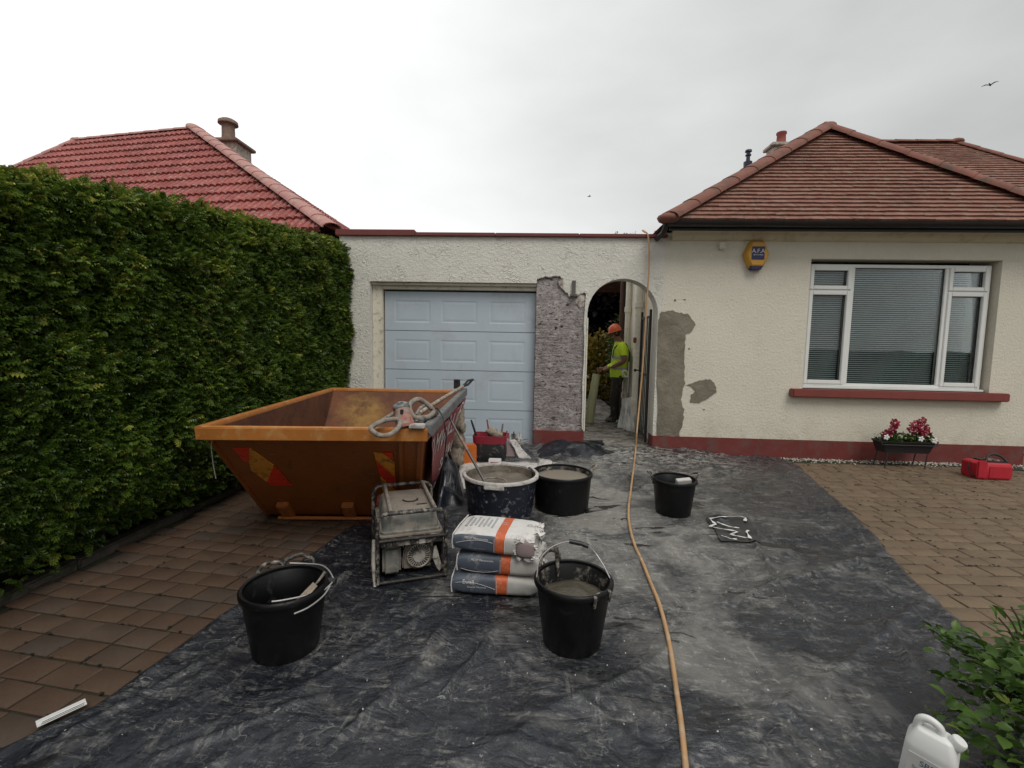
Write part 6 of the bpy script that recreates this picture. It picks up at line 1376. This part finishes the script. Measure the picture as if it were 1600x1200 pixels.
q4 = G(773, 733); b = B(); b.box(-.075, .075, -.05, .05, 0, .10); o = b.build('box', M['white'], bevel=.005); o.name = 'white_box'; o.location = (q4.x, q4.y+.02, .02); setp(o, 'small white box with dark red label behind the blue tub', 'box')
b = B(); b.box(-.05, .05, -.053, -.0495, .035, .072); b.build('red_label', M['maroon'], o)
# opened brown paper sack with white flap
q5 = G(795, 720); sk2 = thing('opened_paper_sack', 'opened brown and white paper sack slumped in front of the garage door', 'sack', (q5.x, q5.y+.1, .015))
b = B(); b.loft([[(-.13, -.08, 0), (.10, -.1, 0), (.12, .1, 0), (-.12, .1, 0)], [(-.12, -.05, .12), (.07, -.06, .12), (.07, .09, .14), (-.10, .1, .14)], [(-.09, -.02, .24), (-.02, -.01, .25), (-.02, .05, .26), (-.08, .06, .25)]]); b.build('sack_body', M['mauve'], sk2, bevel=.012, smooth=50)
def crumple(name, outline, z0, amp, mat, parent=None, label=None, cat=None, sub=10, zf=None):
    """a sheet of paper or cloth over a quad, wrinkled"""
    vs = []; fs = []; n_ = sub; p = [Vector(v) for v in outline]
    for j in range(n_+1):
        for i in range(n_+1):
            u, v = i/n_, j/n_; c = (p[0]*(1-u)+p[1]*u)*(1-v)+(p[3]*(1-u)+p[2]*u)*v; k_ = mn.noise(c*9+Vector((z0*9, 0, 0)))
            c = c+Vector((.02*mn.noise(c*7), .02*mn.noise(c*7+Vector((5, 0, 0))), amp*abs(k_)+amp*.4*mn.noise(c*25))); vs.append(c)
    for j in range(n_):
        for i in range(n_): a = j*(n_+1)+i; fs.append((a, a+1, a+n_+2, a+n_+1))
    bb = B(); bb.add(vs, fs); o = bb.build(name, mat, parent, world=True, smooth=60); o.modifiers.new('Solidify', 'SOLIDIFY').thickness = .002
    if label: setp(o, label, cat)
    return o
crumple('white_flap', [q5+Vector((-.0, .06, .26)), q5+Vector((.07, .05, .27)), q5+Vector((.30, -.02, .03)), q5+Vector((.12, -.05, .05))], 1, .03, M['whitedirty'], sk2)
def gp3(px, py, z=.03): q = G(px, py, z); return q
crumple('paper_sacks_flat', [gp3(700, 765), gp3(810, 762), gp3(872, 724, .05), gp3(722, 722, .05)], 2, .05, M['whitedirty'], None, 'flattened dusty white paper sacks under and behind the two big tubs', 'paper sacks', 16)
crumple('paper_scrap', [gp3(838, 738, .05), gp3(862, 738, .05), gp3(866, 722, .05), gp3(842, 721, .05)], 3, .08, M['whitedirty'], None, 'raised scrap of white paper behind the wide black tub', 'paper scrap', 8)
# pile of trowels and wire
q6 = W(812, 700, 6.22); q6.z = 0
b = B(); random.seed(8)
for i in range(5):
    c = Vector((q6.x+random.uniform(-.1, .12), q6.y+.12+random.uniform(-.05, .05), .15)); r_ = random.uniform(.05, .10); tz_ = random.uniform(.2, .9)
    b.ring([c+Vector((r_*math.cos(a), r_*.6*math.sin(a), .02+r_*tz_*.6*math.sin(a+1))) for a in np.linspace(0, 6.283, 20)[:-1]], .006, 6)
o = b.build('coiled_wire', M['cement'], smooth=60); setp(o, 'tangle of pale coiled wire at the foot of the garage door', 'wire')
for i, (dx, h, mt, lab) in enumerate(((-.17, .16, 'pot', 'reddish trowel handle upright at the garage door foot'), (-.09, .15, 'steel', 'grey steel float upright at the garage door foot'), (-.02, .15, 'whitedirty', 'pale plastering float at the garage door foot'))):
    b = B(); b.box(-.03, .03, -.01, .01, 0, h); b.tube([(0, 0, h*.6), (0, -.03, h+.03)], .010, 6); o = b.build('plastering_float', M[mt], bevel=.003); o.location = (q6.x+dx, q6.y+.12, .12); o.rotation_euler = (-.15, .1*i-.1, .2*i); setp(o, lab, 'float')

# ---------------- right-hand things ----------------
pq = thing('flower_trough', 'black trough of pink and white flowers on a thin stand under the window', 'planter', (4.85, 6.24, 0))
b = B(); b.loft([rr_ring(.29, .085, .20, .03), rr_ring(.33, .11, .33, .03), rr_ring(.34, .115, .335, .03), rr_ring(.34, .115, .352, .03), rr_ring(.31, .09, .35, .03), rr_ring(.30, .085, .31, .03)]); b.build('trough', M['seal'], pq, smooth=50)
for x in (-.25, .25): b = B(); b.tube([(x-.03, -.1, .0), (x, -.09, .2), (x+.0, .09, .2), (x-.03, .1, .0)], .007, 6); b.build('stand_leg', M['seal'], pq)
b = B(); b.tube([(-.33, -.12, .31), (.33, -.12, .31)], .006, 6); 
for x in (-.34, .34): b.tube([(x*.98, -.11, .30), (x*1.05, -.1, .36), (x*1.03, -.05, .40)], .008, 6)
b.build('stand_rim', M['seal'], pq)
gg = np.random.default_rng(4); n_ = 420; pos = np.stack([gg.uniform(-.32, .32, n_), gg.uniform(-.11, .10, n_), .34+gg.random(n_)**1.5*.10], 1)
u = np.stack([gg.normal(0, .7, n_), gg.normal(-.3, .7, n_), gg.uniform(0, 1, n_)], 1); tri_mesh('leaves', *lt, pos, frames(u, gg.uniform(-1, 1, n_)), gg.uniform(.03, .055, n_), gg.random(n_)*.6, M['shrub'], pq, False)
pos = []; 
for (cx_, cz, rr_, m_) in ((-.21, .46, .055, 60), (-.25, .43, .06, 50), (-.14, .58, .055, 70), (-.17, .52, .05, 50), (.12, .56, .07, 80), (.20, .53, .09, 110), (.24, .46, .08, 90), (.14, .46, .06, 50), (.19, .62, .045, 40), (.07, .51, .05, 30)):
    d = gg.normal(size=(m_, 3)); d /= np.linalg.norm(d, axis=1)[:, None]; pos.append(np.array([cx_, -.03, cz])+d*rr_*np.array([1, .7, .9])*gg.uniform(.6, 1, m_)[:, None])
pos = np.concatenate(pos); n_ = len(pos); u = gg.normal(size=(n_, 3)); pt_ = leaf_template(.9)
tri_mesh('pink_blooms', *pt_, pos, frames(u, gg.uniform(0, 6, n_)), gg.uniform(.022, .038, n_), gg.random(n_), M['flower'], pq, False)
b = B()
for (x, z) in ((-.19, .40), (-.15, .5), (.15, .42), (.21, .44)): b.tube([(x, -.02, .33), (x+.01, -.03, z+.04)], .006, 5)
b.build('stem', M['shrub'], pq)
for (cx_, cz) in ((.12, .40), (-.31, .41), (.29, .38)):
    b = B()
    for k_ in range(5): a = k_*1.257; b.ball((cx_+.022*math.cos(a), -.13, cz+.022*math.sin(a)), .019, .006, .015, 7, 4, (0, -a, 0))
    b.build('white_bloom', M['white'], pq, smooth=60)

tb = thing('red_tool_bag', 'bright red tool bag with dark open top on the buff paving by the wall', 'tool bag', (5.53, 5.83, .0), R(-3)); tb.scale = (.84, .9, 1.08)
b = B(); b.loft([rr_ring(.215, .13, .0, .03), rr_ring(.225, .14, .03, .03), rr_ring(.225, .14, .17, .03), rr_ring(.20, .12, .19, .03)]); b.build('bag_body', M['redbag'], tb, smooth=50, bevel=.004)
b = B(); b.box(-.245, -.11, -.155, -.12, .01, .215); b.build('side_pocket', M['redbag'], tb, bevel=.015, smooth=40)
b = B(); b.box(-.08, .215, -.147, -.138, .02, .15); b.build('front_pocket', M['redbag'], tb, bevel=.004)
b = B(); b.box(-.10, .20, -.11, .11, .18, .205); b.build('dark_mouth', M['seal'], tb, bevel=.01)
b = B(); b.tube(smooth_line([(-.09, -.09, .19), (-.05, -.06, .25), (.04, -.04, .275), (.13, -.05, .255), (.19, -.08, .20)]), .013, 7); b.build('carry_handle', M['seal'], tb, smooth=60)
b = B(); b.tube(smooth_line([(-.235, -.02, .18), (-.275, -.05, .12), (-.27, -.09, .05), (-.23, -.12, .03)]), .008, 6); b.build('shoulder_strap', M['seal'], tb, smooth=60)
b = B(); b.ball((.02, -.02, .225), .05, .03, .025, 8, 5, (0, .3, 0)); b.tube([(.03, -.03, .25), (.10, -.04, .215)], .008, 6); b.ball((.11, -.05, .215), .02, .02, .02, 7, 5)
o = b.build('hand_tools', M['beige']); o.location = (5.50, 5.83, 0); setp(o, 'pinkish grey hand tools in the mouth of the red tool bag', 'hand tools')

# perforated plastic strip
a_, c_ = G(57, 1140), G(135, 1105); d = c_-a_; ang = math.atan2(d.y, d.x); L_ = d.length
ru = thing('perforated_strip', 'short white perforated plastic strip on the paving edge at bottom left', 'plastic strip', ((a_.x+c_.x)/2, (a_.y+c_.y)/2, .022), ang); ru.rotation_euler = (0, -.03, ang)
b = B(); b.box(-L_/2, L_/2, -.022, .004, 0, .002); b.box(-L_/2, L_/2, .004, .016, .0, .006); b.build('strip', M['white'], ru)
b = B()
for i in range(26):
    for j in (0, 1):
        x = -L_/2+.012+i*(L_-.02)/26+j*.004; b.box(x, x+.0045, -.018+j*.010, -.0145+j*.010, .0005, .0028)
b.build('holes', M['seal'], ru)

# white jerrycan
q = W(1466, 1110, 1.5); jc = thing('jerrycan', 'white plastic jerrycan with blue-green label beside the leafy shrub', 'jerrycan', (1.345, 1.50, .015), R(-44)); jc.rotation_euler = (R(4), R(5), R(-44)); jc.scale = (.84, .84, .92); jc.location.x -= .02
b = B(); hw, hd, hh = .078, .062, .275
b.loft([rr_ring(hw*.94, hd*.94, 0, .02), rr_ring(hw, hd, .012, .025), rr_ring(hw, hd, hh-.06, .025), rr_ring(hw*.97, hd*.95, hh-.045, .025), rr_ring(hw*.70, hd*.62, hh, .02, 5), rr_ring(hw*.62, hd*.52, hh+.008, .02, 5)]); b.build('body', M['white'], jc, bevel=.002, smooth=50)
b = B(); b.tube(smooth_line([(-.055, 0, hh-.02), (-.05, 0, hh+.025), (-.025, 0, hh+.040), (.008, 0, hh+.028), (.015, 0, hh+.0)]), .014, 10); b.build('handle', M['white'], jc, smooth=60)
b = B(); b.M = Matrix.Translation((.05, 0, hh-.025)) @ Matrix.Rotation(R(20), 4, 'Y'); b.lathe([(.02, 0), (.02, .02), (.024, .022), (.025, .045), (.022, .05), (0, .05)], 18); b.build('cap', M['white'], jc, smooth=50)
b = B(); b.box(-.06, .06, -hd-.0015, -hd+.002, .04, .20); b.build('label', M['printlab'] if 'printlab' in M else M['print'], jc)
M['teal'] = simple('teal_print', (.03, .14, .16), .5); M['lime'] = simple('lime_print', (.2, .3, .05), .5)
b = B(); b.box(-.055, .055, -hd-.003, -hd-.001, .085, .115); b.build('blue_band', M['teal'], jc); b = B(); b.box(-.055, .055, -hd-.003, -hd-.001, .055, .068); b.build('green_band', M['lime'], jc)
for (t_, z, s_) in (('SBR', .175, .03), ('Super Bond', .150, .018), ('ADMIXTURE', .130, .014)):
    tv_, tf_ = text_verts(t_, s_); b = B(); b.add([(x, -hd-.0028, z_+z) for x, z_ in tv_], tf_); b.build('lettering', M['teal'], jc)

# shrub at bottom right
sh = thing('leafy_shrub', 'leafy green shrub with serrated leaves and bare twigs at bottom right', 'shrub', (2.0, 1.5, 0))
random.seed(14); gg = np.random.default_rng(14); b = B(); tips = []
for i in range(46):
    a = random.uniform(0, 6.283); r_ = random.uniform(.15, .62); p0 = Vector((2.02+.08*math.cos(a), 1.52+.08*math.sin(a), 0)); h = random.uniform(.22, .60)*(1.0-.5*r_/.6)
    p3 = Vector((2.02+r_*math.cos(a)*.80, 1.52+r_*math.sin(a), h)); p1 = p0.lerp(p3, .4)+Vector((0, 0, .12)); pts = smooth_line([p0, p1, p3], 4); b.tube(pts, [.006-.0045*k_/(len(pts)-1) for k_ in range(len(pts))], 5); tips.append(pts)
for (px, py, px2, py2) in ((1590, 990, 1568, 955), (1585, 1000, 1560, 965), (1596, 985, 1580, 948)): b.tube([W(px, py, 1.6), W((px+px2)/2+3, (py+py2)/2, 1.6), W(px2, py2, 1.62)], .003, 5)
b.build('twigs', M['bark'], sh, world=True, smooth=60, kind='stuff')
pos = []; uu = []
for pts in tips:
    for k_, p in enumerate(pts):
        for s in range(7 if k_ > 2 else 3):
            pos.append(np.array(p)+gg.normal(0, .028, 3)); uu.append(np.array((p.x-2.02, p.y-1.52, 0))*1.4+gg.normal(0, .6, 3)*np.array([1, 1, .45])+np.array([-.1, -.2, .05]))
pos = np.array(pos); uu = np.array(uu); n_ = len(pos); slt = leaf_template(.62, True)
pos[:, 2] = np.maximum(pos[:, 2], .05)
big = gg.random(n_) < .92
d = gg.normal(size=(1500, 3)); d /= np.linalg.norm(d, axis=1)[:, None]; rr_ = (.55+.45*gg.random(1500)**.5)*(1+.25*np.array([mn.noise(Vector(q*2.3)) for q in d]))
p_e = np.array([2.0, 1.42, .26])+d*rr_[:, None]*np.array([.50, .46, .38]); ok = p_e[:, 2] > .02; p_e, d = p_e[ok], d[ok]
pos = np.concatenate([pos, p_e]); uu = np.concatenate([uu, d*np.array([1, 1, .5])+gg.normal(0, .55, d.shape)]); n_ = len(pos)
tri_mesh('leaves', *slt, pos, frames(uu, gg.normal(0, .5, n_)), gg.uniform(.032, .066, n_), np.clip(gg.normal(.4, .28, n_), 0, 1), M['shrub'], sh)

# birds
def bird(px, py, Y, s, label, rz):
    q = W(px, py, Y); o = thing('bird', label, 'bird', q, rz, None)
    b = B(); b.tube([(-.5*s, 0, 0), (-.25*s, 0, .02*s), (.1*s, 0, .03*s), (.35*s, 0, .04*s), (.5*s, 0, .03*s)], [.02*s, .09*s, .11*s, .06*s, .015*s], 8); b.build('body', M['birdm'], o, smooth=60)
    for sg in (-1, 1):
        b = B(); b.loft([[(.2*s, sg*.06*s, .05*s), (-.15*s, sg*.06*s, .05*s), (-.15*s, sg*.06*s, .03*s), (.2*s, sg*.06*s, .03*s)], [(.15*s, sg*.45*s, .22*s), (-.15*s, sg*.45*s, .22*s), (-.15*s, sg*.45*s, .20*s), (.15*s, sg*.45*s, .20*s)], [(-.1*s, sg*.85*s, .10*s), (-.2*s, sg*.85*s, .10*s), (-.2*s, sg*.85*s, .09*s), (-.1*s, sg*.85*s, .09*s)]]); b.build('wing', M['birdm'], o)
    b = B(); b.loft([[(-.45*s, -.03*s, 0), (-.45*s, .03*s, 0), (-.45*s, .03*s, .02*s), (-.45*s, -.03*s, .02*s)], [(-.75*s, -.09*s, 0), (-.75*s, .09*s, 0), (-.75*s, .09*s, .01*s), (-.75*s, -.09*s, .01*s)]]); b.build('tail', M['birdm'], o)
bird(1547, 133, 20, .28, 'dark bird flying high above the bungalow at upper right', R(40)); bird(921, 307, 60, .45, 'tiny distant bird in flight over the garage roof', R(10))
